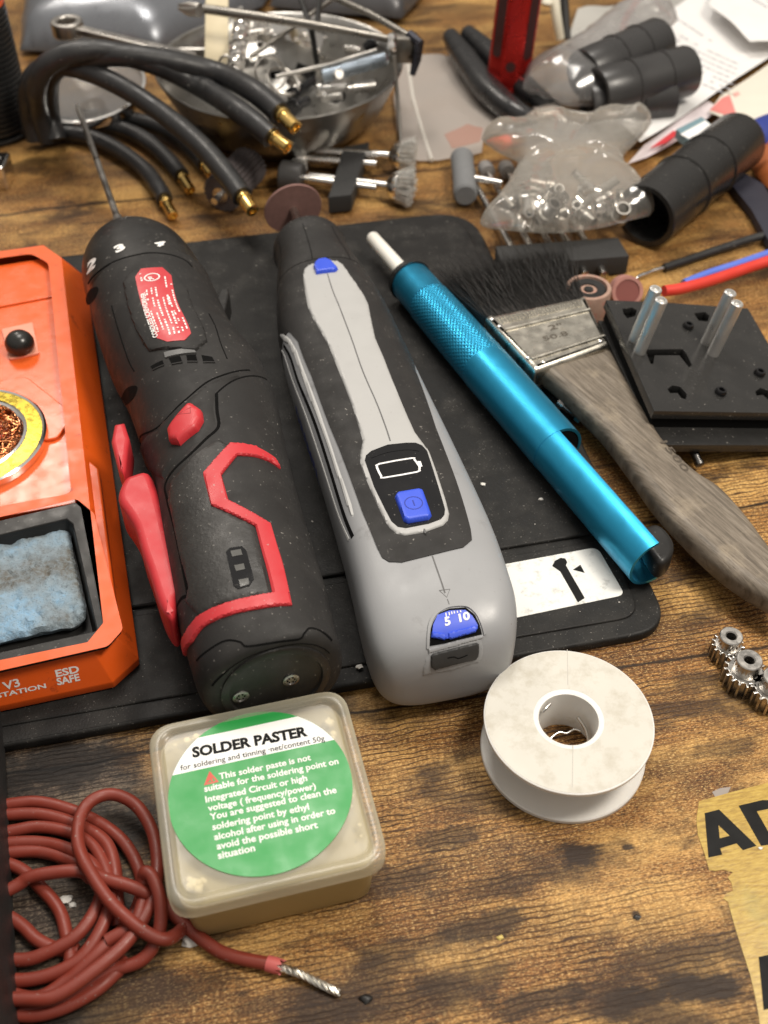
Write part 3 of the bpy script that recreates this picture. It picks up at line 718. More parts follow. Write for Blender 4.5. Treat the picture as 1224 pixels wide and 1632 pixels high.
# ------------------------------------------------------------------ cordless screwdriver
ZM = .6                                             # top of the mat
def fr2(a, b, z):                                   # frame at a with local y pointing to b
    d = Vector(b)-Vector(a); return frame((a[0], a[1], z), math.degrees(math.atan2(-d.x, d.y)))
DM = fr2((-3.3, 20.15), (-12.9, 47.6), ZM)
def rows_from(M, tab, zc):
    I = M.inverted(); out = []
    for x, y, rx, rz, n in tab:
        q = I @ Vector((x, y, 0)); out.append((q.y, q.x, zc(rz) if callable(zc) else zc, rx, rz, n))
    return out
tabD = [(-3.40, 20.15, 1.90, 1.80, 2.3), (-3.44, 20.23, 2.15, 2.0, 2.3), (-3.52, 20.46, 2.29, 2.12, 2.4), (-3.75, 21.0, 2.36, 2.2, 2.4), (-4.20, 22.6, 2.47, 2.28, 2.4), (-4.62, 24.0, 2.52, 2.3, 2.4), (-5.43, 27.0, 2.52, 2.4, 2.3), (-6.12, 29.9, 2.55, 2.5, 2.3),
        (-6.9, 32.6, 2.78, 2.65, 2.2), (-7.7, 34.7, 2.82, 2.72, 2.2), (-8.9, 36.9, 2.72, 2.75, 2.3), (-10.3, 40.6, 2.72, 2.72, 2.3), (-11.25, 42.9, 2.62, 2.58, 2.2), (-11.75, 44.2, 2.22, 2.2, 2.1), (-12.15, 45.2, 1.62, 1.62, 2.), (-12.38, 45.85, 1.05, 1.05, 2.), (-12.5, 46.15, .70, .70, 2.)]
DR = Loft(rows_from(DM, tabD, 2.75), DM, 2.4)
dr = thing('cordless_screwdriver', 'black and red cordless screwdriver with long steel bit, lying on the black mat', 'cordless screwdriver', DM)
a_col = DR.inv([(238, 399)])[0][0]
mb = MB(); mb.add(*DR.mesh(0, a_col-.03, 150, 84)); mb.build('body', black_rub, dr, ang=50)
mb = MB(); mb.add(*DR.mesh(a_col+.02, DR.L, 40, 84, -.09)); col_ = mb.build('torque_collar', black_pla, dr, ang=50)
mb = MB()
for s_, o_, e_ in (('2', (136, 436), (149, 424)), ('3', (184, 401), (200, 394)), ('4', (244, 388), (258, 391))): mb.add(*DR.text(s_, o_, e_, .50, -.06, .06))
mb.build('numerals', white_ink, col_, smooth=False)
mb = MB(); mb.add(*DR.patch([(196, 452), (213, 429), (268, 424), (300, 462), (331, 545), (311, 561), (238, 561), (228, 549)], .11, .10, .08)); rp = mb.build('raised_plate', black_rub, dr)
mb = MB(); mb.add(*DR.patch([(217, 445), (226, 432), (259, 430), (273, 443), (305, 535), (295, 546), (268, 548), (252, 542)], .125, 0, .2)); rl_ = mb.build('rating_label', pm('label red', (.52, .035, .045), .4), rp)
mb = MB()                                           # fine print of the rating label, along the tool
def fine(o, e, hgt, dens=.75, seg=.12):
    (a0, b0), (a1, b1) = DR.inv([o, e]); L = math.hypot(a1-a0, b1-b0); u = np.array([a1-a0, b1-b0])/L; n = np.array([u[1], -u[0]]); t = 0
    while t < L:
        l = random.uniform(.5, 1.6)*seg
        if random.random() < dens:
            p = [np.array([a0, b0])+u*t, np.array([a0, b0])+u*min(t+l, L)]; q = [p[0], p[1], p[1]+n*hgt, p[0]+n*hgt]
            mb.add([tuple(DR.pt(x[0], x[1]/DR.R0)+DR.nrm(x[0], x[1]/DR.R0)*.14) for x in q], [(0, 1, 2, 3)])
        t += l+seg*.45
for o_, e_, h_ in (((257, 536), (236, 466), .05), ((266, 537), (243, 462), .05), ((274, 537), (250, 462), .06), ((281, 536), (262, 478), .05), ((288, 535), (268, 470), .06), ((294, 532), (264, 444), .05), ((300, 528), (274, 456), .05), ((229, 452), (226, 440), .06)): fine(o_, e_, h_)
(a0, b0), = DR.inv([(243, 446)])
rg = [(a0+.26*math.cos(t), b0+.26*math.sin(t)) for t in np.linspace(0, 2*math.pi, 28)]
mb.add(*DR.ribbon(rg, .05, .14, px=False, sm=0))
v, f = DR.text('R', (240, 451), (247, 449), .25, .14, .02); mb.add(v, f)
v, f = DR.text('CORDLESS SCREWDRIVER', (254, 540), (233, 470), .16, .14, .03); mb.add(v, f)
mb.build('fine_print', white_ink, rl_, smooth=False)
mb = MB(); mb.add(*DR.patch([(262, 563), (307, 556), (313, 563), (264, 571)], .06, 0, .2)); mb.build('grey_tab', pm('dull grey', (.11, .11, .11), .5), dr)
for q in ([(240, 584), (259, 574), (262, 582), (244, 590)], [(269, 571), (287, 567), (291, 578), (274, 581)], [(297, 566), (312, 565), (315, 577), (299, 577)], [(321, 566), (338, 569), (343, 578), (324, 578)]):
    mb = MB(); mb.add(*DR.patch(q, .012, 0, .2)); mb.build('vent', black_dk, dr, smooth=False)
    mb = MB(); p = [q[-1], q[2]]; mb.add(*DR.ribbon([p[0], p[1]], .05, .04, sm=4)); mb.build('vent_lip', black_rub, dr)
for q in ([(137, 476), (143, 462), (153, 457), (157, 462), (150, 478), (140, 486)], [(193, 640), (199, 622), (210, 615), (219, 617), (214, 633), (201, 646)]):
    mb = MB(); mb.add(*DR.patch(cr(q, 4, True), .010, 0, .2)); mb.build('screw_hole', black_dk, dr, smooth=False)
mb = MB()
for q, wd_ in (([(212, 740), (224, 712), (250, 682), (290, 642), (330, 609), (358, 597), (398, 590)], .07), ([(344, 628), (366, 610), (392, 600), (425, 605)], .06), ([(345, 628), (346, 655), (348, 680), (330, 698), (300, 727), (264, 770), (266, 795), (280, 850), (298, 940), (288, 955), (277, 985)], .11),
                ([(313, 1053), (331, 1037), (360, 1021), (382, 1023), (394, 1030), (430, 1025), (475, 1019), (486, 1008), (498, 1001), (529, 1021)], .06), ([(178, 487), (190, 530), (205, 575), (214, 592)], .035), ([(333, 500), (350, 542), (362, 572)], .035), ([(140, 452), (160, 430), (206, 409), (240, 403), (292, 413), (306, 425)], .07)):
    mb = MB(); mb.add(*DR.ribbon(q, wd_, .012)); mb.build('seam', black_dk, dr, smooth=False)
mb = MB()                                           # pivot disc edge: a soft raised lip
mb.add(*DR.patch([(215, 742), (226, 716), (252, 685), (292, 645), (332, 612), (360, 600), (398, 592), (415, 600), (372, 606), (344, 624), (340, 650), (344, 676), (318, 704), (262, 764), (240, 752)], .09, .14, .2))
mb.build('pivot_lip', black_rub, dr)
mb = MB(); mb.add(*DR.patch([(348, 700), (368, 712), (330, 757), (340, 806), (405, 838), (432, 946), (392, 953), (350, 964), (316, 982), (296, 960), (300, 935), (268, 800), (272, 770)], .07, .10, .12)); pn = mb.build('side_panel', pm('textured black', (.021, .020, .019), .5, bump=.5, bs=700, dust=.4), dr)
stripe = [(446, 748), (438, 733), (428, 725), (407, 713), (367, 707), (324, 756), (337, 807), (407, 840), (434, 946), (396, 953), (353, 965), (317, 983), (300, 1006), (291, 1032), (298, 1045), (308, 1024), (324, 1001), (364, 982), (403, 973), (465, 966), (449, 895), (431, 836), (364, 798), (353, 758), (378, 727), (407, 729), (430, 737)]
mb = MB(); mb.add(*DR.patch(stripe, .115, .04, .06, h0=.06)); mb.build('red_stripe', red_pla, dr)
mb = MB(); mb.add(*DR.patch([(361, 882), (366, 876), (386, 873), (393, 880), (405, 925), (398, 936), (380, 941), (373, 936)], .085, 0, .2)); ld = mb.build('charge_gauge', gloss_blk, dr)
smoke = pm('smoked lens', (.10, .10, .095), .15)
for q in ([(368, 881), (384, 878), (387, 887), (371, 890)], [(374, 904), (389, 901), (391, 910), (377, 913)], [(381, 927), (396, 924), (398, 934), (384, 938)]):
    mb = MB(); mb.add(*DR.patch(q, .10, 0, .2)); mb.build('gauge_lamp', smoke, ld)
mb = MB(); mb.add(*DR.patch([(273, 693), (277, 684), (302, 650), (310, 650), (324, 661), (326, 675), (318, 690), (290, 713), (276, 710)], .42, .22, .07, h0=.08)); sw = mb.build('direction_switch', red_pla, dr)
mb = MB(); mb.add(*DR.ribbon([(292, 672), (309, 662), (309, 671), (292, 672)], .03, .43, sm=0)); mb.build('arrow_mark', pm('dark red', (.28, .012, .018), .5), sw)
trig = tpxs(DM, [(192, 806), (189, 790), (198, 768), (212, 760), (238, 757), (254, 795), (273, 870), (289, 938), (283, 958), (279, 984), (268, 987), (254, 964), (238, 915), (226, 880), (216, 845), (203, 822)], 3.5)
mb = MB(); mb.add(*solid(cr(trig, 3, True), 1.9, 3.7, .27, 4)); mb.build('trigger', red_pla, dr, ang=60)
lk_ = tpxs(DM, [(178, 706), (183, 680), (199, 677), (207, 702), (201, 752), (198, 762), (190, 752), (183, 728)], 3.6)
mb = MB(); mb.add(*solid(lk_, 2.4, 3.75, .16, 3)); mb.build('pivot_button', red_pla, dr, ang=60)
# end cap
y0, c0_, z0 = DR.A[0, 0], DR.A[0, 1], 2.75
EM = Matrix.Translation((c0_, y0, z0)) @ Matrix.Rotation(R(90), 4, 'X')
mb = MB(); mb.add(*lathe([(1.78, -.12), (1.78, .06), (1.70, .10), (1.52, .10), (1.48, .02), (.02, .02)], EM, 64)); ec = mb.build('battery_cap', black_pla, dr)
mb = MB(); mb.add(*DR.ribbon([(338, 1093), (372, 1068), (420, 1050), (470, 1041), (520, 1046)], .05, .02)); mb.build('cap_seam', black_dk, ec)
for px, py in ((384, 1111), (464, 1084)):
    I = (DM @ EM).inverted(); xy = tpx(DM @ EM, px, py, .05)
    q = Vector((xy[0], xy[1]))
    if q.length > 1.3: q = q.normalized()*1.3
    TS = EM @ Matrix.Translation((q.x, q.y, .02))
    mb = MB(); mb.add(*lathe([(.27, 0), (.27, .04), (.2, .06), (.2, .03), (.01, .03)], TS, 24)); s1 = mb.build('cap_screw', pm('blackened steel', (.35, .34, .33), .3, 1.), ec)
    mb = MB()
    for k in range(6):
        t = k*math.pi/3; mb.add(*cyl(TS @ Vector((.12*math.cos(t), .12*math.sin(t), .03)), TS @ Vector((.12*math.cos(t), .12*math.sin(t), .05)), .03, 6))
    mb.build('screw_socket', black_dk, s1)
hk = tpxs(DM, [(350, 512), (338, 498), (352, 466), (364, 464), (366, 472), (358, 508)], 2.2)
mb = MB(); mb.add(*solid(hk, 1.2, 2.4, .08, 2)); mb.build('belt_hook', black_pla, dr)
# bit and chuck
yb = DR.A[-1, 0]; cb = DR.A[-1, 1]
I = DM.inverted(); tip = I @ P(133, 196, 2.7); stt = Vector((cb, yb-.3, 2.75)); dirv = (tip-stt).normalized(); L_ = (tip-stt).length
AM = axis(stt, tip)
mb = MB(); mb.add(*lathe([(.60, 0), (.55, .5), (.42, .75), (.36, .8)], AM, 32)); mb.build('chuck_nose', black_pla, dr)
mb = MB(); mb.add(*lathe([(.33, .3), (.33, 1.45), (.28, 1.55), (.24, 2.1), (.17, 2.25), (.165, L_+2.), (.10, L_+2.5), (.03, L_+2.7)], AM, 12)); mb.build('bit', dull_steel, dr)

# ------------------------------------------------------------------ rotary tool
RM = fr2((2.15, 20.55), (-3.85, 47.0), ZM)
tabR = [(2.14, 21.15, 1.45, .80, 2.8), (2.12, 21.25, 1.90, 1.14, 3.2), (2.09, 21.52, 2.22, 1.42, 3.8), (2.03, 22.0, 2.45, 1.62, 4.2), (1.93, 22.8, 2.60, 1.78, 4.4), (1.75, 23.8, 2.65, 1.86, 4.4), (1.28, 26.2, 2.66, 1.90, 4.0), (.35, 30., 2.66, 1.90, 3.1), (-.62, 33.5, 2.64, 1.90, 3.0), (-1.72, 37.6, 2.58, 1.88, 2.9),
        (-2.3, 40.2, 2.45, 1.85, 2.7), (-2.85, 42.8, 2.1, 1.8, 2.4), (-3.25, 44.6, 1.78, 1.75, 2.2), (-3.45, 45.5, 1.72, 1.72, 2.1), (-3.58, 46.0, 1.76, 1.76, 2.), (-3.70, 46.45, 1.60, 1.60, 2.), (-3.75, 46.68, 1.2, 1.2, 2.), (-3.76, 46.74, .6, .6, 2.)]
zcR = [1.22, 1.35, 1.52, 1.68, 1.80, 1.88, 1.92, 1.92, 1.92, 1.92, 1.92, 1.92, 1.94, 1.95, 1.96, 1.96, 1.96, 1.96]
rw = rows_from(RM, tabR, 0); rw = [(r[0], r[1], z, r[3], r[4], r[5]) for r, z in zip(rw, zcR)]
RT = Loft(rw, RM, 2.6)
rt = thing('rotary_tool', 'grey and black rotary tool with blue buttons and brown cutting disc on the mat', 'rotary tool', RM)
a_front = RT.inv([(540, 500)])[0][0]
mb = MB(); mb.add(*RT.mesh(0, a_front+.3, 170, 96)); mb.build('housing', grey_pla, rt, ang=50)
a_cap = RT.inv([(515, 412)])[0][0]
mb = MB(); mb.add(*RT.mesh(a_front, a_cap-.03, 40, 96, .03)); mb.build('front_grip', black_rub, rt, ang=50)
mb = MB(); mb.add(*RT.mesh(a_cap+.03, RT.L, 30, 96, .03)); nz_ = mb.build('nose_cap', black_rub, rt, ang=50)
mb = MB()
for th in (-1.05, -.2, .62): mb.add(*RT.ribbon([(a_cap+.05, th*2.6), (a_cap+.9, (th+.02)*2.6), (RT.L-1.2, th*2.6)], .05, .035, px=False))
mb.build('cap_ridge', black_dk, nz_, smooth=False)
blk = [(447, 470), (449, 500), (450, 520), (464, 531), (475, 544), (484, 570), (497, 600), (526, 680), (578, 817), (601, 873), (609, 889), (620, 896), (640, 897), (688, 885), (738, 873), (752, 861), (750, 845), (726, 765), (694, 682), (662, 592), (642, 535), (626, 497), (614, 470), (600, 450)]
mb = MB(); mb.add(*RT.patch(blk, .035, 0, .22)); mb.build('rubber_grip', black_rub, rt, ang=50)
gp = [(500, 421), (492, 424), (485, 430), (483, 443), (486, 465), (491, 491), (499, 509), (512, 531), (525, 555), (538, 588), (549, 616), (561, 647), (573, 686), (578, 704), (574, 725), (574, 738), (579, 755), (600, 804), (614, 833), (621, 843), (632, 852), (645, 855), (676, 850), (706, 839), (714, 831), (716, 820), (711, 801), (697, 757), (684, 721), (673, 706), (661, 690), (650, 666), (639, 640), (624, 603), (611, 570), (598, 540), (592, 513), (587, 487), (580, 472), (565, 450), (547, 424), (538, 418), (524, 416)]
mb = MB(); mb.add(*RT.patch(gp, .10, .05, .09, h0=.03)); cp = mb.build('centre_panel', grey_lt, rt, ang=50)
scr = [(582, 737), (584, 729), (592, 722), (618, 712), (647, 709), (662, 709), (672, 713), (680, 722), (694, 765), (709, 815), (708, 824), (702, 831), (683, 838), (647, 845), (634, 843), (624, 834), (614, 815), (597, 780)]
mb = MB(); mb.add(*RT.patch(scr, .112, 0, .2)); sn = mb.build('display_window', gloss_blk, rt, ang=50)
mb = MB(); mb.add(*RT.ribbon([(601, 747), (605, 743), (656, 734), (660, 736), (668, 747), (668, 752), (664, 756), (613, 765), (608, 763), (602, 751), (601, 747)], .07, .125, sm=2)); mb.add(*RT.patch([(665, 739), (670, 739), (673, 747), (669, 748)], .125, 0, .2)); mb.build('battery_symbol', pm('display white', (.85, .85, .85), .4), sn, smooth=False)
mb = MB(); mb.add(*RT.ribbon([(592, 733), (618, 724), (648, 720), (668, 722)], .05, .125)); mb.build('window_step', gloss_blk, sn)
btn = [(629, 797), (633, 791), (668, 785), (675, 788), (688, 826), (684, 832), (650, 838), (643, 835)]
mb = MB(); mb.add(*RT.patch(btn, .30, .10, .06, h0=.11)); pb = mb.build('power_button', blue_pla, sn, ang=50)
(a0, b0), = RT.inv([(659, 811)])
dkb = pm('dark blue mark', (.012, .03, .30), .5)
mb = MB(); mb.add(*RT.ribbon([(a0+.30*math.cos(t), b0+.30*math.sin(t)) for t in np.linspace(0, 2*math.pi, 36)], .04, .305, px=False, sm=0)); mb.add(*RT.ribbon([(a0-.14, b0), (a0+.14, b0)], .05, .305, px=False, sm=3)); mb.build('power_symbol', dkb, pb, smooth=False)
seamc = pm('dark seam line', (.11, .11, .11), .7)  # dark grey for the housing joints and the small triangle outline
mb = MB(); mb.add(*RT.ribbon([(522, 439), (530, 465), (543, 497), (560, 542), (578, 594), (598, 640), (612, 676), (622, 706)], .05, .108)); mb.add(*RT.ribbon([(676, 846), (678, 853)], .06, .108)); mb.add(*RT.ribbon([(689, 886), (698, 912), (709, 945)], .05, .008))
mb.add(*RT.ribbon([(700, 941), (717, 939), (712, 952), (700, 941)], .025, .008, sm=0)); mb.add(*RT.ribbon([(713, 955), (717, 966)], .03, .008))
mb.build('seam', seamc, rt, smooth=False)
mb = MB(); mb.add(*RT.patch([(500, 430), (502, 424), (507, 419), (519, 417), (528, 421), (539, 433), (535, 437), (504, 441)], .28, .12, .06, h0=.09)); mb.build('lock_button', blue_pla, rt)
mb = MB(); mb.add(*RT.ribbon([(452, 550), (462, 568), (475, 608), (499, 667), (524, 743), (546, 815), (562, 856)], .16, .012)); mb.build('side_gap', black_dk, rt, smooth=False)
mb = MB(); mb.add(*RT.patch([(446, 533), (452, 531), (463, 541), (473, 558), (484, 588), (508, 650), (536, 735), (560, 803), (566, 830), (556, 815), (532, 745), (506, 668), (482, 604), (468, 566), (460, 549), (450, 541)], .05, .06, .08)); mb.build('side_rail', grey_lt, rt)
mb = MB(); mb.add(*RT.ribbon([(447, 560), (453, 566), (466, 606), (489, 667), (515, 745), (538, 817), (556, 860)], .10, .03)); mb.build('side_bead', grey_lt, rt)
mb = MB(); mb.add(*RT.ribbon([(661, 610), (668, 628), (676, 640)], .12, .012)); mb.build('side_notch', black_dk, rt, smooth=False)
mb = MB()
sd = RT.inv([(472, 655), (508, 775)])
v, f = text2d('DREMEL', .02); L2 = abs(sd[0][0]-sd[1][0])
aS = sd[0][0]; sc2 = L2/v[:, 0].max(); tb0 = -1.72
th = tb0+(v[:, 1]-.35)*.75/.7/2.6; aa = aS-v[:, 0]*sc2
mb.add(RT.pt(aa, th)+RT.nrm(aa, th)*.012, f); mb.build('side_lettering', pm('blue ink', (.03, .05, .35), .5), rt, smooth=False)
# rear end: speed dial in an arched window and the charging port cover
arch = [(684, 1030), (687, 1000), (691, 990), (700, 977), (716, 970), (742, 968), (757, 980), (764, 995), (768, 1011), (730, 1022)]
mb = MB(); mb.add(*RT.patch(arch, .010, 0, .15)); aw = mb.build('dial_window', black_dk, rt, smooth=False)
mb = MB(); mb.add(*RT.ribbon([(682, 1034), (684, 1000), (690, 984), (700, 974), (717, 966), (743, 965), (759, 976), (768, 993), (773, 1011)], .09, .05, sm=4)); mb.build('window_rim', grey_pla, rt)
dl = [(688, 1016), (690, 996), (697, 981), (716, 974), (741, 973), (752, 982), (761, 997), (759, 1004), (716, 1017), (709, 1018)]
mb = MB(); mb.add(*RT.patch(dl, .07, 0, .12)); mb.add(*RT.patch([(688, 1007), (706, 1009), (712, 1016), (708, 1020), (687, 1016)], .12, .05, .05, h0=.06)); mb.add(*RT.patch([(713, 1008), (758, 997), (761, 1001), (757, 1008), (718, 1019), (713, 1017)], .12, .05, .05, h0=.06)); di = mb.build('speed_dial', blue_pla, rt, ang=40)
mb = MB(); mb.add(*RT.text('5', (709, 998), (718, 996), .26, .085, .04)); mb.add(*RT.text('10', (732, 992), (749, 987), .25, .085, .04))
for a, b in (((711, 985), (710, 978)), ((716, 982), (715, 977)), ((720, 980), (719, 976)), ((724, 979), (723, 975)), ((729, 978), (728, 975)), ((734, 977), (733, 974))): mb.add(*RT.ribbon([a, b], .035, .085, sm=3))
mb.build('dial_numbers', white_ink, di, smooth=False)
mb = MB(); mb.add(*RT.patch([(681, 1034), (721, 1022), (770, 1011), (771, 1018), (724, 1031), (682, 1042)], .07, .05, .05)); mb.build('dial_sill', grey_pla, rt)
mb = MB(); mb.add(*RT.patch([(674, 1078), (683, 1040), (766, 1017), (770, 1040), (764, 1056), (722, 1072)], .03, .03, .07)); mb.build('port_frame', grey_pla, rt)
mb = MB(); mb.add(*RT.patch([(686, 1045), (690, 1041), (759, 1024), (763, 1026), (762, 1046), (757, 1051), (692, 1067), (687, 1063)], .09, .05, .05, h0=.03)); pc = mb.build('port_cover', pm('soft black', (.028, .028, .028), .5, bump=.3, bs=400), rt)
mb = MB(); mb.add(*RT.ribbon([(712, 1047), (722, 1045), (730, 1047), (744, 1042)], .03, .10)); mb.build('cover_emboss', black_dk, pc, smooth=False)
# mandrel and cutting disc
I = RM.inverted(); ax0 = Vector((RT.A[-1, 1], RT.A[-1, 0]-.2, 1.96)); dc = I @ P(467, 333, 3.0)
AM = axis(ax0, dc); LD = (dc-ax0).length
mb = MB(); mb.add(*lathe([(.62, .1), (.60, .35), (.42, .5), (.36, .5)], AM, 24)); mb.build('collet_nut', black_pla, rt)
mb = MB(); mb.add(*lathe([(.30, .2), (.27, LD*.5), (.18, LD-.05), (.1, LD+.1), (.01, LD+.12)], AM, 24)); mb.build('mandrel', steel, rt)
dm_ = pm('abrasive disc', (.20, .105, .09), .75, var=.25, vs=250, bump=.6, bs=1800)
mb = MB(); mb.add(*lathe([(.02, LD-.06), (1.46, LD-.06), (1.48, LD-.02), (1.48, LD+.05), (1.46, LD+.08), (.02, LD+.08)], AM, 64)); mb.build('cutting_disc', dm_, rt)

# ------------------------------------------------------------------ desoldering pump
teal = pm('teal anodised aluminium', (.03, .34, .58), .34, .80, var=.06, smud=.06, bump=.03)
def knurl_mat():
    m = teal.copy(); m.name = 'teal knurled aluminium'; nt = m.node_tree; b = [n for n in nt.nodes if n.type == 'BSDF_PRINCIPLED'][0]; lk = nt.links.new
    tc = N(nt, 'ShaderNodeTexCoord').outputs['UV'] if False else N(nt, 'ShaderNodeTexCoord').outputs['Object']
    sp = N(nt, 'ShaderNodeSeparateXYZ'); lk(tc, sp.inputs[0])
    an = math_(nt, 'ARCTAN2', sp.outputs[0], sp.outputs[2])
    u = math_(nt, 'MULTIPLY', an, 34); v = math_(nt, 'MULTIPLY', sp.outputs[1], 2300)
    h1 = math_(nt, 'SINE', math_(nt, 'ADD', u, v)); h2 = math_(nt, 'SINE', math_(nt, 'SUBTRACT', u, v))
    bp = N(nt, 'ShaderNodeBump'); bp.inputs['Strength'].default_value = .34; bp.inputs['Distance'].default_value = .0006
    lk(math_(nt, 'MAXIMUM', h1, h2), bp.inputs['Height']); lk(bp.outputs[0], b.inputs['Normal'])
    return m
rp_ = 1.12
pa = P(654, 448, ZM+rp_); pbk = P(1040, 892, ZM+rp_)
d0 = (pbk-pa).normalized(); tipw = P(599, 378, ZM+rp_)
PMx = fr2((pa.x, pa.y), (pbk.x, pbk.y), ZM+rp_)                    # local y runs from the nozzle to the plunger
pu = thing('desoldering_pump', 'teal aluminium desoldering pump with white nozzle lying across the mat', 'desoldering pump', PMx)
LB = (pbk-pa).length
YR = Matrix.Rotation(R(-90), 4, 'X')                               # lathe axis z -> local y
yc = tpx(PMx, 906, 712, 0)[1]
mb = MB(); mb.add(*lathe([(rp_-.22, 0), (rp_-.14, .02), (rp_-.11, .10), (rp_-.10, 1.95), (rp_-.08, 2.0)], YR, 64)); mb.add(*lathe([(rp_-.35, .0), (rp_-.22, 0)], YR, 64)); mb.build('front_sleeve', teal, pu)
mb = MB(); mb.add(*lathe([(rp_-.12, 2.0), (rp_-.06, 2.04), (rp_-.01, 7.3), (rp_-.02, 7.36)], YR, 96)); mb.build('knurled_grip', knurl_mat(), pu)
# plain barrel, then the open trough
def arcs(y0, y1, t0, t1, ro, ri, nt=40, ny=2):
    V = []; F = []
    ys = np.linspace(y0, y1, ny); tt = np.linspace(t0, t1, nt)
    for y in ys:
        for t in tt: V.append((ro*math.sin(t), y, ro*math.cos(t)))
        for t in tt[::-1]: V.append((ri*math.sin(t), y, ri*math.cos(t)))
    K = 2*nt
    for i in range(ny-1):
        for k in range(K): F.append((i*K+k, i*K+(k+1) % K, (i+1)*K+(k+1) % K, (i+1)*K+k))
    for i in (0, ny-1):
        for k in range(nt-1): F.append((i*K+k, i*K+k+1, i*K+K-2-k, i*K+K-1-k))
    return V, F
# local x points left of the travel direction when looking along +y? (right-handed, z up): +x is on the right of +y
yE = LB+.15
mb = MB(); mb.add(*lathe([(rp_, 7.36), (rp_, yc), (rp_-.12, yc), (rp_-.12, 7.4)], YR, 64)); mb.build('barrel', teal, pu)
mb = MB(); mb.add(*arcs(yc+.0, yE, R(3), R(205), rp_*.985, rp_-.13, 60)); tr_ = mb.build('plunger_trough', teal, pu)
mb = MB(); mb.add(*lathe([(.02, yc-.02), (rp_-.13, yc-.02), (rp_-.13, yc-.3), (.02, yc-.3)], YR, 40)); mb.build('barrel_plug', black_dk, pu)
mb = MB(); mb.add(*cyl((-.42, yc-.3, -.05), (-.42, yE-1.2, -.05), .30, 20)); mb.build('plunger_rod', pm('plunger rod', (.22, .19, .18), .35, .8), pu)
mb = MB(); kq = tpxs(PMx, [(1022, 846), (1034, 836), (1048, 834), (1063, 844), (1075, 864), (1071, 884), (1056, 896), (1040, 884)], .5)
mb.add(*solid(cr(kq, 3, True), -.5, .5, .2, 3)); mb.build('plunger_knob', black_pla, pu, ang=60)
mb = MB(); I = PMx.inverted(); tl_ = I @ tipw
mb.add(*lathe([(.95, -.28), (1.05, -.25), (1.08, .02), (.3, .05)], YR, 48)); mb.build('front_ring', black_pla, pu)
mb = MB(); mb.add(*lathe([(.14, tl_.y-.15), (.28, tl_.y-.12), (.33, tl_.y-.02), (.40, -.3), (.40, -.1)], YR, 32)); mb.build('nozzle', pm('white nylon', (.80, .78, .72), .4, sss=.2), pu)

# ------------------------------------------------------------------ paint brush
BRM = frame(P(900, 600, 0), 0)
br = thing('paint_brush', 'worn paint brush with black bristles, steel ferrule and grey wooden handle', 'paint brush', BRM)
zf0, zf1 = .75, 2.15
I = BRM.inverted()
fe = [tpx(BRM, *q, zf1) for q in ((772, 503), (934, 470), (974, 547), (852, 590))]
fel = rnd(fe, .12, 3)
ferm = pm('ferrule tin', (.60, .57, .50), .30, 1., bump=.15, bs=250, wear=.15, wcol=(.45, .41, .34), vs=90)
mb = MB(); mb.add(*solid(fel, zf0, zf1, .28, 4)); fo = mb.build('ferrule', ferm, br, ang=40)
def lerp(a, b, t): return (a[0]+(b[0]-a[0])*t, a[1]+(b[1]-a[1])*t)
fpt = lambda u, v: lerp(lerp(fe[0], fe[1], u), lerp(fe[3], fe[2], u), v)
mb = MB()
for v0 in (.30, .84): mb.add(*tube([(*fpt(u, v0), zf1+.0) for u in np.linspace(.06, .96, 10)], .10, 8))
for i in range(26):
    u = .10+.84*i/26; a, b = fpt(u, .08), fpt(u, .2); mb.add(*tube([(*a, zf1+.005), (*b, zf1+.005)], .05, 6))
mb.build('ferrule_rib', ferm, fo)
for u, v0 in ((.04, .08), (.05, .22), (.16, .93), (.90, .90), (.05, .8)):
    p = fpt(u, v0); mb = MB(); mb.add(*lathe([(.12, 0), (.11, .05), (.05, .08), (.0, .085)], Matrix.Translation((*p, zf1-.02)), 14)); mb.build('ferrule_pin', steel, fo)
mb = MB(); text_at(mb, '2"', BRM, (877, 526), (899, 521), zf1+.012, .34, .02); text_at(mb, '50.8', BRM, (868, 543), (907, 533), zf1+.012, .30, .015); mb.build('ferrule_mark', pm('stamped mark', (.12, .105, .085), .5, .5), fo, smooth=False)
hL = [(853, 597), (868, 603), (888, 620), (930, 662), (962, 695), (1000, 745), (1040, 802), (1085, 852), (1140, 905), (1195, 945), (1260, 980)]
hR = [(974, 552), (1000, 600), (1036, 660), (1062, 700), (1110, 745), (1150, 772), (1190, 815), (1224, 860), (1260, 905)]
hp = cr(tpxs(BRM, hL, 1.5), 5)+cr(tpxs(BRM, hR[::-1], 1.9), 5)
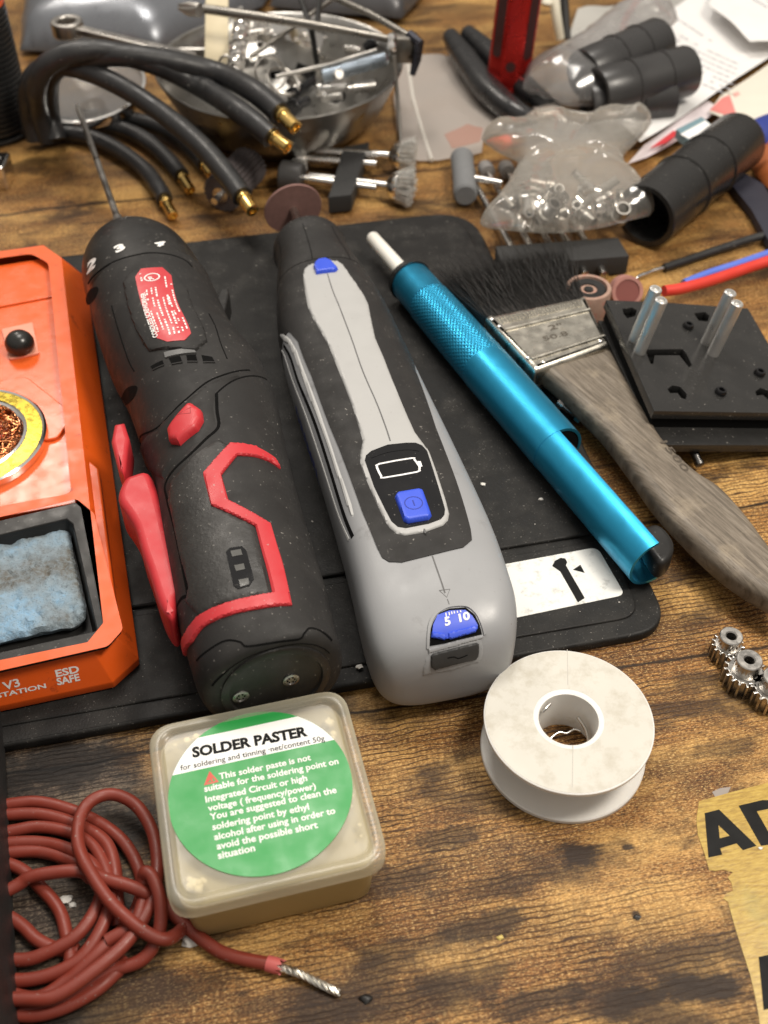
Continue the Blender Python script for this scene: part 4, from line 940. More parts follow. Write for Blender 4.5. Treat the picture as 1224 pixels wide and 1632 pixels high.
def worn_wood():
    m, nt, b = nodes('grey worn wood'); lk = nt.links.new
    tc = N(nt, 'ShaderNodeTexCoord').outputs['Object']
    def nz(rot, sc, s, det=7.):
        mrot = N(nt, 'ShaderNodeMapping'); mrot.inputs['Rotation'].default_value = (0, 0, R(rot)); lk(tc, mrot.inputs[0]); mpn = N(nt, 'ShaderNodeMapping'); mpn.inputs['Scale'].default_value = (1, sc, 1); lk(mrot.outputs[0], mpn.inputs[0])
        n = N(nt, 'ShaderNodeTexNoise', i_2=s, i_3=det, i_4=.65); lk(mpn.outputs[0], n.inputs[0]); return n.outputs[0]
    c = ramp(nt, nz(58, 14, 60), [(.35, (.085, .068, .050)), (.52, (.155, .128, .098)), (.68, (.23, .195, .155))]).outputs[0]
    c = mix(nt, ramp(nt, nz(0, 1, 55), [(.55, 0.), (.72, .55)]).outputs[0], c, (.34, .28, .20)); c = mix(nt, ramp(nt, nz(58, 9, 240), [(.3, .7), (.45, 0.)]).outputs[0], c, (.05, .036, .025))
    lk(c, b.inputs['Base Color']); b.inputs['Roughness'].default_value = .5
    bp = N(nt, 'ShaderNodeBump'); bp.inputs['Strength'].default_value = .35; bp.inputs['Distance'].default_value = .0004; lk(nz(58, 9, 240), bp.inputs['Height']); lk(bp.outputs[0], b.inputs['Normal'])
    return m
wdm = worn_wood()
mb = MB(); mb.add(*solid(hp, .75, 1.95, .42, 4)); ho = mb.build('handle', wdm, br, ang=60)
mb = MB(); text_at(mb, '1500', BRM, (1052, 704), (1090, 752), 1.965, .30, .01); mb.build('handle_mark', pm('stamped wood', (.07, .055, .04), .7), ho, smooth=False)
brm = pm('black bristle', (.012, .011, .010), .5, var=.5, vs=300)
mb = MB(); rs = random.Random(3); core_ = 1
tipL, tipR = tpx(BRM, 700, 436, 1.3), tpx(BRM, 888, 392, 1.3)
ca_ = [(*fpt(.03, .03), zf0+.1), (*fpt(.97, .03), zf0+.1), (*fpt(.97, .03), zf1-.1), (*fpt(.03, .03), zf1-.1)]
q_ = lambda u, z, k=.80: (*lerp(fpt(u, .03), lerp(tipL, tipR, u), k), z)
cb2 = [q_(.06, .75), q_(.94, .75), q_(.94, 1.5), q_(.06, 1.5)]
mb.add(ca_+cb2, [(0, 1, 2, 3), (4, 5, 6, 7), (0, 1, 5, 4), (1, 2, 6, 5), (2, 3, 7, 6), (3, 0, 4, 7)])
for i in range(5200):
    u = rs.random(); a = fpt(.03+.94*u, .03); z = rs.uniform(zf0+.15, zf1-.08)
    b = lerp(tipL, tipR, u+rs.gauss(0, .045)); l = rs.uniform(.80, 1.06)*(1-.10*abs(u-.5)); b = lerp(a, b, l)
    zt = .9+rs.uniform(-.35, .75); m_ = lerp(a, b, .5); wv = rs.gauss(0, .10)
    r = rs.uniform(.012, .022); d = Vector((b[0]-a[0], b[1]-a[1], 0)); n = Vector((-d.y, d.x, 0)).normalized()*r
    p0 = Vector((*a, z)); p1 = Vector((m_[0]+n.x*wv/r, m_[1]+n.y*wv/r, (z+zt)/2+.06)); p2 = Vector((*b, zt)); up_ = Vector((0, 0, r*1.2))
    mb.add([p0+n, p0-n, p0+up_, p1+n, p1-n, p1+up_, p2], [(0, 1, 4, 3), (1, 2, 5, 4), (2, 0, 3, 5), (3, 4, 6), (4, 5, 6), (5, 3, 6)])
for i in range(220):
    u = rs.random(); a = fpt(.03+.94*u, .03); b = lerp(a, lerp(tipL, tipR, u+rs.gauss(0, .12)), rs.uniform(.7, 1.22)); z = rs.uniform(1.2, zf1-.05); zt = rs.uniform(.9, 2.1); m_ = lerp(a, b, .55)
    mb.add(*tube([(*a, z), (m_[0]+rs.gauss(0, .07), m_[1]+rs.gauss(0, .07), (z+zt)/2+.1), (*b, zt)], [.022, .018, .006], 4))
mb.build('bristles', brm, br, smooth=False)

# ------------------------------------------------------------------ red wire in front of the box
redw = pm('red silicone sleeve', (.20, .031, .018), .48, var=.15, vs=120, bump=.08, bs=500, dust=.15)
ww = thing('red_wire', 'coiled red silicone wire with bare twisted end, left of the solder paste box', 'wire', P(160, 1430, 0))
strands = [
 [(-80, 1300, .25), (20, 1281, .25), (73, 1280, .25), (138, 1301, .25), (189, 1334, .25), (218, 1377, .25), (226, 1421, .3), (207, 1468, .3), (163, 1512, .5), (102, 1566, .3), (47, 1591, .25), (-40, 1560, .25)],
 [(-80, 1310, .25), (20, 1298, .3), (73, 1299, .3), (127, 1316, .35), (167, 1341, .45), (182, 1377, .5), (186, 1421, .5), (189, 1475, .25)],
 [(-80, 1345, .25), (20, 1324, .3), (65, 1318, .3), (116, 1328, .35), (150, 1350, .4), (172, 1395, .6), (176, 1440, .6), (150, 1500, .5), (110, 1540, .4), (40, 1562, .3), (-60, 1555, .25)],
 [(-80, 1355, .25), (20, 1343, .3), (73, 1344, .3), (116, 1357, .5), (152, 1385, .65), (160, 1430, .5), (127, 1486, .5), (73, 1519, .4), (27, 1530, .3), (-60, 1520, .25)],
 [(-80, 1372, .25), (20, 1358, .25), (73, 1359, .25), (123, 1377, .5), (163, 1399, .95), (200, 1410, 1.0), (228, 1421, .9), (258, 1437, .5), (290, 1470, .28), (341, 1511, .24), (378, 1526, .24), (432, 1537, .26)],
 [(-80, 1470, .6), (22, 1414, .6), (54, 1396, .75), (123, 1388, .8), (145, 1400, .45)],
 [(-60, 1590, .7), (30, 1592, .7), (87, 1588, .75), (152, 1545, .8), (203, 1500, .75), (235, 1452, .7), (249, 1405, .75), (250, 1359, .7), (239, 1316, .7), (214, 1281, .75), (178, 1266, .8), (145, 1277, .9), (127, 1305, 1.0), (125, 1348, 1.1), (145, 1392, 1.15), (181, 1443, 1.05), (232, 1486, .9), (265, 1497, .7), (289, 1482, .35), (294, 1470, .22)],
 [(33, 1612, .25), (91, 1598, .25), (163, 1552, .25), (225, 1530, .3), (252, 1490, .6), (256, 1440, 1.0), (244, 1400, 1.25), (232, 1390, 1.25), (228, 1400, 1.0), (228, 1430, .7), (215, 1470, .7), (170, 1500, .6)],
 [(-60, 1360, .25), (24, 1381, .25), (65, 1415, .25), (94, 1450, .25), (106, 1490, .25), (112, 1530, .2), (110, 1555, .15)],
 [(-60, 1420, .25), (25, 1468, .25), (58, 1497, .25), (90, 1512, .2), (125, 1515, .15)],
 [(-60, 1600, .25), (30, 1618, .25), (90, 1610, .25), (150, 1580, .25), (185, 1550, .2), (205, 1530, .2)]]
mb = MB()
for sN in strands:
    mb.add(*tube(cr([P(x, y, z) for x, y, z in sN], 9), .20, 12))
mb.build('insulation', redw, ww, world=True, ang=60)
mb = MB()
pts = cr([P(425, 1534, .26), P(452, 1543, .26), P(480, 1553, .24), P(510, 1568, .18), P(541, 1583, .14)], 12)
for j in range(4):
    q = []
    for i, p in enumerate(pts):
        t = i*.42+j*math.pi/2; d = (Vector(pts[min(i+1, len(pts)-1)])-Vector(pts[max(i-1, 0)])).normalized(); u = d.cross(Vector((0, 0, 1))).normalized(); b = d.cross(u)
        q.append(Vector(p)+(u*math.cos(t)+b*math.sin(t))*.065)
    mb.add(*tube(q, .062, 6))
mb.build('tinned_end', pm('tinned strands', (.70, .67, .60), .35, 1., bump=.3), ww, world=True)
mb = MB(); A = P(428, 1536, .26); Bq = P(447, 1541, .26)
M_ = axis(A, Bq); L_ = (Bq-A).length
V, F = lathe([(.225, -.05), (.235, L_*.5), (.22, L_), (.17, L_-.05), (.17, 0)], M_, 20)
V = [v+Vector((0, 0, 0))+(M_.to_3x3() @ Vector((0, 0, .12*math.sin(7*i)))) if (i % 5) in (2, 3) else v for i, v in enumerate(V)]
mb.add(V, F); mb.build('torn_sleeve', pm('torn red sleeve', (.52, .11, .10), .5), ww, world=True)

# ------------------------------------------------------------------ black case at the left border
mb = MB(); e0 = P(33, 1640, .1); e1 = P(3, 1070, .1); 
dd = (e1-e0).normalized(); nn = Vector((-dd.y, dd.x, 0))
pl = [tuple((e0-dd*8)[:2]), tuple(e1[:2]), tuple((e1+nn*9)[:2]), tuple((e0-dd*8+nn*9)[:2])]
mb.add(*solid(rnd([(p[0], p[1]) for p in pl], .5, 5), 0, 5.6, .25, 3)); o = mb.build('black_case', pm('matt black case', (.012, .012, .012), .6, bump=.2), None)
tag(o, 'matt black case cut off by the left border beside the red wire coil', 'case')

# ------------------------------------------------------------------ yellow sticker with black letters
def tape_mat():
    m, nt, b = nodes('yellow tape'); lk = nt.links.new
    tc = N(nt, 'ShaderNodeTexCoord').outputs['Object']
    mrot = N(nt, 'ShaderNodeMapping'); mrot.inputs['Rotation'].default_value = (0, 0, R(-11.5)); lk(tc, mrot.inputs[0]); mpn = N(nt, 'ShaderNodeMapping'); mpn.inputs['Scale'].default_value = (1, 5, 1); lk(mrot.outputs[0], mpn.inputs[0])
    n1 = N(nt, 'ShaderNodeTexNoise', i_2=190, i_3=8., i_4=.75); lk(mpn.outputs[0], n1.inputs[0]); n2 = N(nt, 'ShaderNodeTexNoise', i_2=45, i_3=4.); lk(tc, n2.inputs[0])
    c = ramp(nt, n1.outputs[0], [(.34, (.23, .135, .024)), (.5, (.40, .26, .045)), (.68, (.52, .37, .085))]).outputs[0]
    c = mix(nt, ramp(nt, n2.outputs[0], [(.56, 0.), (.72, .45)]).outputs[0], c, (.26, .25, .08)); lk(c, b.inputs['Base Color']); b.inputs['Roughness'].default_value = .32
    bp = N(nt, 'ShaderNodeBump'); bp.inputs['Strength'].default_value = .3; bp.inputs['Distance'].default_value = .0003; lk(n1.outputs[0], bp.inputs['Height']); lk(bp.outputs[0], b.inputs['Normal'])
    return m
YM = frame(P(1180, 1400, 0), 0)
yt = thing('sticker', 'torn yellow sticker with big black letters on the wood, lower right corner', 'sticker', YM)
yp = [(1114, 1277), (1160, 1264), (1260, 1238), (1300, 1236), (1300, 1700), (1222, 1700), (1206, 1600), (1196, 1555), (1172, 1480), (1160, 1437), (1152, 1432), (1158, 1424), (1168, 1420), (1166, 1408), (1160, 1398), (1168, 1390), (1152, 1386), (1140, 1388), (1130, 1386), (1122, 1358), (1112, 1330), (1110, 1305)]
mb = MB(); mb.add(*solid(tpxs(YM, yp, .02), .008, .022)); mb.build('film', tape_mat(), yt, smooth=False)
Ao = [(1123, 1296), (1146, 1290), (1206, 1348), (1184, 1355), (1174, 1344), (1148, 1352), (1151, 1362), (1129, 1367)]; Ah = [(1145, 1315), (1147, 1336), (1163, 1332)]
Do = [(1177, 1284), (1215, 1275), (1250, 1276), (1280, 1300), (1278, 1330), (1255, 1342), (1213, 1348)]; Dh = [(1206, 1293), (1230, 1288), (1250, 1298), (1252, 1316), (1225, 1326)]
for nm, pls in (('letter', [Ao, Ah]), ('letter', [Do, Dh]), ('letter', [[(1209, 1525), (1232, 1520), (1250, 1600), (1217, 1610)]])):
    mb = MB(); mb.add(*solid([tpxs(YM, q, .026) for q in pls], .022, .027)); mb.build(nm, ink, yt, smooth=False)
tapeclr = film('clear tape scrap', (.75, .70, .66), .30, .2)
mb = MB(); mb.add(*solid(tpxs(YM, [(1135, 1262), (1148, 1256), (1165, 1254), (1160, 1264), (1140, 1270)], .01), .004, .010)); o = mb.build('tape_scrap', tapeclr, None, world=False)
o.location = YM.translation*S; tag(o, 'tiny scrap of clear tape just above the yellow sticker', 'tape scrap')

# ------------------------------------------------------------------ pinion gears
gm = pm('pinion steel', (.50, .48, .45), .30, 1., bump=.15, var=.2, vs=200)
def gear(hub_px, body_px, teeth, label, rg=.74, rh=.45, z0=.75, z1=1.35):
    hb = P(*hub_px, z1); M = frame((hb.x, hb.y, 0), random.uniform(0, 20))
    t = thing('pinion_gear', label, 'gear', M, 'steel pinion gears on the wood')
    pr = []
    for i in range(teeth):
        a = 2*math.pi*i/teeth; w_ = 2*math.pi/teeth
        for f_, r in ((-.40, rg*.80), (-.22, rg*.82), (-.13, rg), (.13, rg), (.22, rg*.82), (.40, rg*.80)): pr.append((r*math.cos(a+f_*w_), r*math.sin(a+f_*w_)))
    mb = MB(); mb.add(*solid([pr, circ(0, 0, .17, 20)[::-1]], 0, z0, .02, 1)); mb.build('toothed_ring', gm, t, ang=25)
    mb = MB(); mb.add(*lathe([(.17, .02), (.17, z1-.04), (.21, z1), (rh-.03, z1), (rh, z1-.03), (rh, z0-.05), (.17, .02)], None, 40)); mb.build('hub', gm, t)
    mb = MB(); mb.add(*lathe([(.01, .01), (.165, .01), (.165, .02), (.01, .02)], None, 20)); mb.build('bore', black_dk, t)
    return t
gear((1166, 1013), None, 15, 'small steel pinion gear farthest from the sticker, touching the mat side gear', .58, .41, .7, 1.2)
gear((1195, 1051), None, 16, 'steel pinion gear in the middle of the three')
gear((1238, 1078), None, 15, 'steel pinion gear cut off by the right border')
bpy.data.objects['pinion_gear']['label'] = 'steel pinion gear at the back of the three, nearest the tool mat'

# ------------------------------------------------------------------ slotted black plate with standoffs
TL = R(10)
P0 = P(1043, 655, 2.7)
KM = Matrix.Translation(P0) @ Matrix.Rotation(TL, 4, 'Y')
kt = thing('slotted_plate', 'black double-deck slotted plate with four aluminium standoffs, right of the brush', 'plate assembly', KM)
kmat = pm('black composite', (.020, .0195, .019), .24, bump=.08, bs=900, dust=.25, smud=.06)
po = tpxs(KM, [(966, 478), (1060, 482), (1192, 491), (1232, 560), (1290, 600), (1290, 659), (1043, 655)], 0)
def hp_(pts, z=0): return tpxs(KM, pts, z)
holes = [hp_([(992, 492), (1008, 490), (1015, 494), (1013, 503), (1000, 507), (994, 500)]), hp_([(1106, 499), (1124, 497), (1131, 503), (1128, 512), (1114, 511)]), hp_([(1029, 557), (1088, 556), (1094, 563), (1103, 582), (1098, 585), (1083, 566), (1043, 566), (1041, 580), (1037, 579), (1031, 564)]),
         hp_([(1064, 620), (1072, 614), (1084, 616), (1095, 628), (1093, 636), (1086, 634), (1080, 626), (1068, 626)]), hp_([(1204, 624), (1212, 618), (1224, 622), (1232, 634), (1226, 638), (1216, 629), (1206, 630)])]
mb = MB(); mb.add(*solid([po]+holes, -.42, 0, .02, 1)); mb.build('upper_deck', kmat, kt, ang=25)
lo_ = [(p[0]+.05, p[1]) for p in po]; lo_[-1] = (.35, lo_[-1][1]-.95); lo_[-2] = (lo_[-2][0], lo_[-2][1]-.95); lo_[0] = (lo_[0][0]-.15, lo_[0][1]-.3)
lh = [hp_([(1078, 662), (1108, 662), (1104, 673), (1090, 676)], -1.0), hp_([(1150, 664), (1178, 664), (1176, 672), (1158, 673)], -1.0)]
mb = MB(); mb.add(*solid([lo_]+lh, -1.35, -.95, .02, 1)); mb.build('lower_deck', kmat, kt, ang=25)
mb = MB()
c4 = [(p[0]*.97+.12, p[1]*.97+.1) for p in po]
mb.add(*solid([c4], -.95, -.42)); mb.build('spacer_deck', black_dk, kt)
alu = pm('turned aluminium', (.66, .65, .63), .36, .75, bump=.12, bs=500)
for tp in ((1046, 459), (1055, 477), (1165, 465), (1176, 482)):
    hgt_ = 2.75
    x, y = tpx(KM, *tp, hgt_); r = .27
    mb = MB(); mb.add(*lathe([(r, .0), (r, hgt_-.05), (r-.05, hgt_), (.15, hgt_), (.12, hgt_-.12), (.02, hgt_-.15)], Matrix.Translation((x, y, 0)), 24)); mb.build('standoff', alu, kt)
for sx, sy in ((1098, 517), (1150, 622), (1212, 592)):
    x, y = tpx(KM, sx, sy, .15)
    mb = MB(); mb.add(*lathe([(.24, -.2), (.25, .12), (.20, .2), (.13, .2), (.12, .08), (.02, .08)], Matrix.Translation((x, y, 0)), 20)); mb.build('cap_screw', gloss_blk, kt)
sp0 = P(1092, 690, 1.0); sp1 = P(1116, 742, .5); M_ = axis(sp0, sp1); L_ = (sp1-sp0).length
I = KM.inverted()
mb = MB(); mb.add(*lathe([(.34, -.2), (.36, L_*.35), (.27, L_*.5), (.20, L_*.52), (.17, L_*.88), (.21, L_*.90), (.20, L_*.99), (.02, L_)], M_, 20)); mb.build('plunger_pin', pm('blackened pin', (.16, .155, .15), .3, 1.), kt, world=True)

# ------------------------------------------------------------------ machine screws by the pump, sanding drums
sq0 = P(888, 640, .9); sq1 = P(925, 668, .4)
t = thing('machine_screw', 'dark machine screw tucked between the pump and the brush handle', 'screw', sq0)
M_ = Matrix.Translation(-sq0) @ axis(sq0, sq1); L_ = (sq1-sq0).length
mb = MB(); mb.add(*lathe([(.02, 0), (.30, .02), (.32, .3), (.18, .32), (.17, L_), (.02, L_)], M_, 18)); mb.build('shank', pm('oiled steel', (.28, .27, .26), .2, 1.), t)
mb = MB(); mb.add(*lathe([(.28, L_-.25), (.30, L_-.2), (.30, L_+.02), (.26, L_+.05), (.17, L_+.05)], M_, 6)); mb.build('nut', steel, t)
c_ = P(938, 462, 1.75); M_ = frame((c_.x, c_.y, .0), 0) @ Matrix.Scale(1.1, 4)
t = thing('sanding_drum', 'brown sanding sleeve on a black rubber drum standing behind the brush ferrule', 'sanding drum', M_)
mb = MB(); mb.add(*lathe([(.78, .4), (.96, .4), (.98, .5), (.98, 1.7), (.95, 1.75), (.80, 1.75), (.78, 1.6)], None, 40)); mb.build('sleeve', pm('sanding paper', (.34, .22, .17), .8, var=.3, vs=200, bump=.5, wear=.4, wcol=(.40, .10, .08)), t)
mb = MB(); mb.add(*lathe([(.02, 1.62), (.2, 1.66), (.22, 1.58), (.36, 1.58), (.38, 1.66), (.7, 1.70), (.77, 1.62), (.77, .3), (.02, .3)], None, 40)); mb.build('rubber_core', black_pla, t)
c_ = P(993, 470, .0)
t = thing('sanding_drum', 'pale red sanding sleeve lying on its side behind the slotted plate', 'sanding drum', frame((c_.x, c_.y-.3, .45), 0))
M_ = Matrix.Rotation(R(60), 4, 'X') @ Matrix.Scale(.9, 4)
mb = MB(); mb.add(*lathe([(.66, -.6), (.83, -.6), (.85, -.5), (.85, .6), (.66, .6), (.66, -.6)], M_, 40)); mb.build('sleeve', pm('pale sanding paper', (.42, .20, .17), .8, var=.3, vs=200, bump=.5), t)
mb = MB(); mb.add(*lathe([(.02, -.55), (.65, -.55), (.65, .55), (.02, .55)], M_, 32)); mb.build('rubber_core', pm('red rubber', (.22, .07, .06), .6), t)

# ------------------------------------------------------------------ three loose wires at the right
def wire(name, label, pts, r, mt_, end=None, endm=None):
    o0 = P(*pts[len(pts)//2][:2], 0); t = thing(name, label, 'wire', o0)
    mb = MB(); mb.add(*tube(cr([P(*q) for q in pts], 8), r, 12)); mb.build('insulation', mt_, t, world=True, ang=60)
    if end:
        mb = MB(); mb.add(*tube(cr([P(*q) for q in end], 6), [.10, .11, .09, .13, .12, .05], 8)); mb.build('tinned_end', endm or steel, t, world=True, ang=60)
bw = pm('black sleeve', (.016, .016, .016), .45, dust=.2); rw_ = pm('red sleeve', (.62, .045, .03), .42); uw = pm('blue sleeve', (.10, .17, .62), .42)
wire('black_wire', 'black wire with a bare tinned end above the red and blue wires', [(1058, 427, .25), (1100, 413, .25), (1150, 396, .3), (1200, 380, .4), (1260, 366, .5)], .22, bw, [(1062, 426, .25), (1045, 430, .25), (1030, 436, .22), (1020, 440, .2), (1014, 444, .2)])
wire('red_wire', 'bright red wire ending between the aluminium standoffs at the right', [(1058, 464, 1.3), (1085, 460, 1.2), (1130, 448, 1.0), (1180, 431, .8), (1260, 404, .8)], .28, rw_)
wire('blue_wire', 'blue wire running beside the bright red wire at the right', [(1090, 452, .3), (1130, 436, .35), (1180, 420, .4), (1260, 392, .5)], .22, uw)

# ================================================================== the clutter behind
# ------------------------------------------------------------------ steel bowl
bc = P(445, 100, 4.0); BW = frame((bc.x, bc.y-.0, 0), 0)
mb = MB(); RBW = 7.1
mb.add(*lathe([(.02, .15), (3.4, .15), (4.6, .55), (5.9, 1.7), (6.75, 3.3), (RBW-.02, 4.02), (RBW+.12, 4.08), (RBW+.16, 4.0), (RBW+.06, 3.9), (6.85, 3.2), (6.0, 1.5), (4.7, .35), (3.5, 0), (.02, 0)], None, 96))
bowl = mb.build('steel_bowl', pm('brushed bowl steel', (.36, .35, .33), .34, 1., bump=.06, smud=.1, wear=.3, wcol=(.38, .35, .31)), None, ang=50)
bowl.location = BW.translation*S; tag(bowl, 'shallow stainless steel bowl full of small screws and springs at the back', 'bowl')
def stick_part(name, label, cat, a, b, r, m_, n=14, group=None):
    t = thing(name, label, cat, Vector(a), group); L_ = (Vector(b)-Vector(a)).length
    M_ = Matrix.Translation(-Vector(a)) @ axis(a, b)
    return t, M_, L_
def at(px, py, z): return P(px, py, z)
# things in the bowl
a, b = at(513, 121, 3.7), at(617, 93, 4.3); t, M_, L_ = stick_part('threaded_sleeve', 'zinc plated threaded sleeve lying across the bowl', 'sleeve', a, b, .4, zinc)
pr = [(.02, 0), (.30, 0)]
for i in range(44): pr += [(.44, .06+i*(L_-.1)/44), (.40, .06+(i+.5)*(L_-.1)/44)]
mb = MB(); mb.add(*lathe(pr+[(.3, L_), (.02, L_)], M_, 24)); mb.build('thread', zinc, t, ang=20)
for (p, q, r, hd, lab) in (((512, 142, 2.6), (556, 139, 2.6), .26, .42, 'thick steel bolt lying in the bowl below the threaded sleeve'), ((560, 140, 2.9), (598, 136, 2.9), .34, 0, 'bright polished pin at the right inside the bowl'), ((520, 153, 2.2), (545, 151, 2.2), .28, .36, 'short steel screw at the front inside the bowl'),
                          ((556, 78, 3.6), (575, 82, 3.7), .26, 0, 'small steel tube standing out above the sleeve in the bowl'), ((533, 122, 3.5), (541, 118, 4.0), .3, 0, 'little silver nut resting against the sleeve in the bowl'), ((470, 150, 2.0), (500, 128, 2.2), .3, .5, 'black screw at the bottom of the bowl'), ((588, 72, 3.6), (600, 64, 3.9), .35, 0, 'small dark bushing at the back of the bowl'), ((470, 170, 2.4), (490, 160, 2.2), .3, .5, 'black screw right behind the front rim of the bowl')):
    a, b = at(*p), at(*q); t, M_, L_ = stick_part('screw', lab, 'screw', a, b, r, steel)
    mm = steel if 'black' not in lab and 'dark' not in lab else gloss_blk
    mb = MB(); mb.add(*lathe([(.02, 0), (r-.05, 0), (r, .06), (r, L_-.05), (r-.05, L_), (.02, L_)], M_, 18)); mb.build('shank', mm, t)
    mb = MB(); mb.add(*lathe([(.02, -.3), (max(hd, r*.8)-.04, -.3), (max(hd, r*.8), -.25), (max(hd, r*.8), 0), (.02, 0)], M_, 18)); mb.build('head', mm, t)
# spring and rings
sp0, sp1 = at(375, 108, 4.3), at(388, 22, 5.2); A_ = axis(sp0, sp1); L_ = (sp1-sp0).length
t = thing('coil_spring', 'bright coil spring leaning in the bowl beside the wooden stick', 'spring', sp0)
mb = MB(); mb.add(*tube([A_ @ Vector((.42*math.cos(k*.45), .42*math.sin(k*.45), k*L_/200)) for k in range(200)], .11, 8)); 
o = mb.build('coil', chrome, t, world=True)
mb = MB(); hk = [sp0+Vector((-.5+.42*math.cos(k), .42*math.sin(k)*.3, .1+.55*math.sin(k))) for k in np.linspace(0, 6.2, 24)]; mb.add(*tube(hk, .07, 6)); mb.build('end_loop', dull_steel, t, world=True)
for (x, y, z, r, tl_, lab) in ((430, 118, 3.2, .95, 50, 'larger split ring inside the bowl'), ((450), 132, 2.6, 1.0, 20, 'thin wire ring low inside the bowl')):
    c = at(x, y, z); M_ = Matrix.Translation(c) @ Matrix.Rotation(R(tl_), 4, 'X') @ Matrix.Rotation(R(25), 4, 'Y')
    t = MB(); t.add(*tube([M_ @ Vector((r*math.cos(k), r*math.sin(k), .02*k)) for k in np.linspace(0, 12.4, 60)], .07, 6)); o = t.build('split_ring', dull_steel, None); tag(o, lab, 'ring')
t = MB(); w0, w1 = at(345, 118, 3.3), at(346, -20, 6.2); d = (w1-w0).normalized(); sx = Vector((1, 0, 0)); n_ = d.cross(sx)
q = [w0-sx*.72-n_*.06, w0+sx*.72-n_*.06, w1+sx*.68-n_*.06, w1-sx*.68-n_*.06]; q2 = [p+n_*.14 for p in q]
t.add(q+q2, [(0, 1, 2, 3), (4, 5, 6, 7), (0, 1, 5, 4), (1, 2, 6, 5), (2, 3, 7, 6), (3, 0, 4, 7)]); o = t.build('wooden_stick', pm('pale stick', (.62, .54, .37), .6, var=.08), None, bevel=.04); tag(o, 'flat cream coloured wooden stick leaning in the bowl', 'stick')
# foil scraps and dark bits filling the bowl
for (x, y, z, s_, lab, m_) in ((300, 110, 2.6, 1.2, 'grey sheet metal bracket at the left inside the bowl', dull_steel), (440, 60, 3.0, 1.3, 'crumpled shiny bracket at the back of the bowl', chrome), (500, 80, 3.0, 1.5, 'polished sheet metal bracket in the middle of the bowl', chrome), (410, 75, 2.8, 1., 'small clip beside the spring in the bowl', steel)):
    c = at(x, y, z); M_ = Matrix.Translation(c) @ Matrix.Rotation(random.uniform(0, 3), 4, 'Z') @ Matrix.Rotation(R(30), 4, 'X')
    t = MB(); t.add(*xf(solid([rnd(rect(-s_, -s_*.7, s_, s_*.7), .2), circ(.2*s_, 0, .25*s_, 16)[::-1]], 0, .12), M_)); t.add(*box(-s_, s_*.62, .0, s_, s_*.72, s_*.7, M_)); o = t.build('metal_bracket', m_, None); tag(o, lab, 'bracket')
for k in range(9):
    c = at(random.uniform(430, 560), random.uniform(105, 165), 1.3+random.random()*.6); M_ = axis(c, c+Vector((random.uniform(-1, 1), random.uniform(-1, 1), random.uniform(-.2, .8))))
    t = MB(); r = random.uniform(.25, .45); L_ = random.uniform(.4, 1.1); t.add(*lathe([(.14, 0), (r, 0), (r, L_), (.14, L_), (.14, 0)], M_, 6 if k % 2 else 16)); o = t.build('hex_nut', [gloss_blk, dull_steel, black_pla][k % 3], None); tag(o, 'small loose nut or spacer among the parts at the bottom of the bowl', 'nut', 'nuts at the bottom of the bowl')

# ------------------------------------------------------------------ third hand with clips, over the bowl
t0_ = at(640, 70, 5.6); th_ = thing('helping_hand', 'jointed steel helping hand with alligator clip stretched over the bowl', 'helping hand', at(640, 255, 0))
arm = pm('aged steel rod', (.30, .28, .25), .32, 1.)
def rod(name, pts, r, m_=arm):
    mb = MB(); mb.add(*tube([at(*q) for q in pts], r, 12)); return mb.build(name, m_, th_, world=True, ang=60)
rod('arm', [(325, 14, 6.6), (400, 25, 6.4), (500, 40, 6.1), (640, 66, 5.7)], [.26, .30, .25, .20]); rod('arm', [(520, -10, 6.8), (590, 22, 6.4), (660, 62, 5.8)], .20); rod('arm', [(472, -25, 6.6), (497, 50, 5.6), (505, 100, 3.6)], .17, black_pla); rod('arm', [(512, -25, 6.6), (505, 42, 5.9)], .17, black_pla)
rod('arm', [(400, 90, 4.9), (450, 55, 5.4), (545, -12, 6.4)], .14)
rod('brace', [(628, 88, 5.4), (633, 150, 3.2), (641, 252, .3)], .12, dull_steel)
rod('brace', [(440, 122, 3.6), (520, 104, 4.0), (600, 80, 4.6)], .12, dull_steel)
mb = MB()
for dx in (0, 9): mb.add(*tube([at(318, 14+dx*.5, 6.6+dx*.03), at(302, 10+dx, 6.6), at(285, 8+dx*.6, 6.5)], [.32, .26, .08], 8))
mb.build('alligator_clip', dull_steel, th_, world=True)
c = at(640, 72, 5.4); mb = MB(); mb.add(*box(-.7, -.5, -.9, .9, .5, .6, Matrix.Translation(c))); jt = mb.build('joint', arm, th_, world=True, bevel=.15)
for dy in (0, 13):
    c2 = at(624, 60+dy, 6.1); mb = MB(); mb.add(*lathe([(.02, .18), (.2, .14), (.28, 0), (.28, -.3), (.02, -.3)], axis(c2, c2+Vector((-.2, -.8, .6))), 18)); mb.build('joint_screw', chrome, jt, world=True)
mb = MB(); mb.add(*tube([at(652, 55, 6.0), at(668, 68, 5.8), at(664, 95, 4.9), at(657, 120, 4.2)], [.3, .3, .26, .16], 8)); mb.build('hook', pm('blued steel', (.05, .05, .06), .3, .9), th_, world=True)
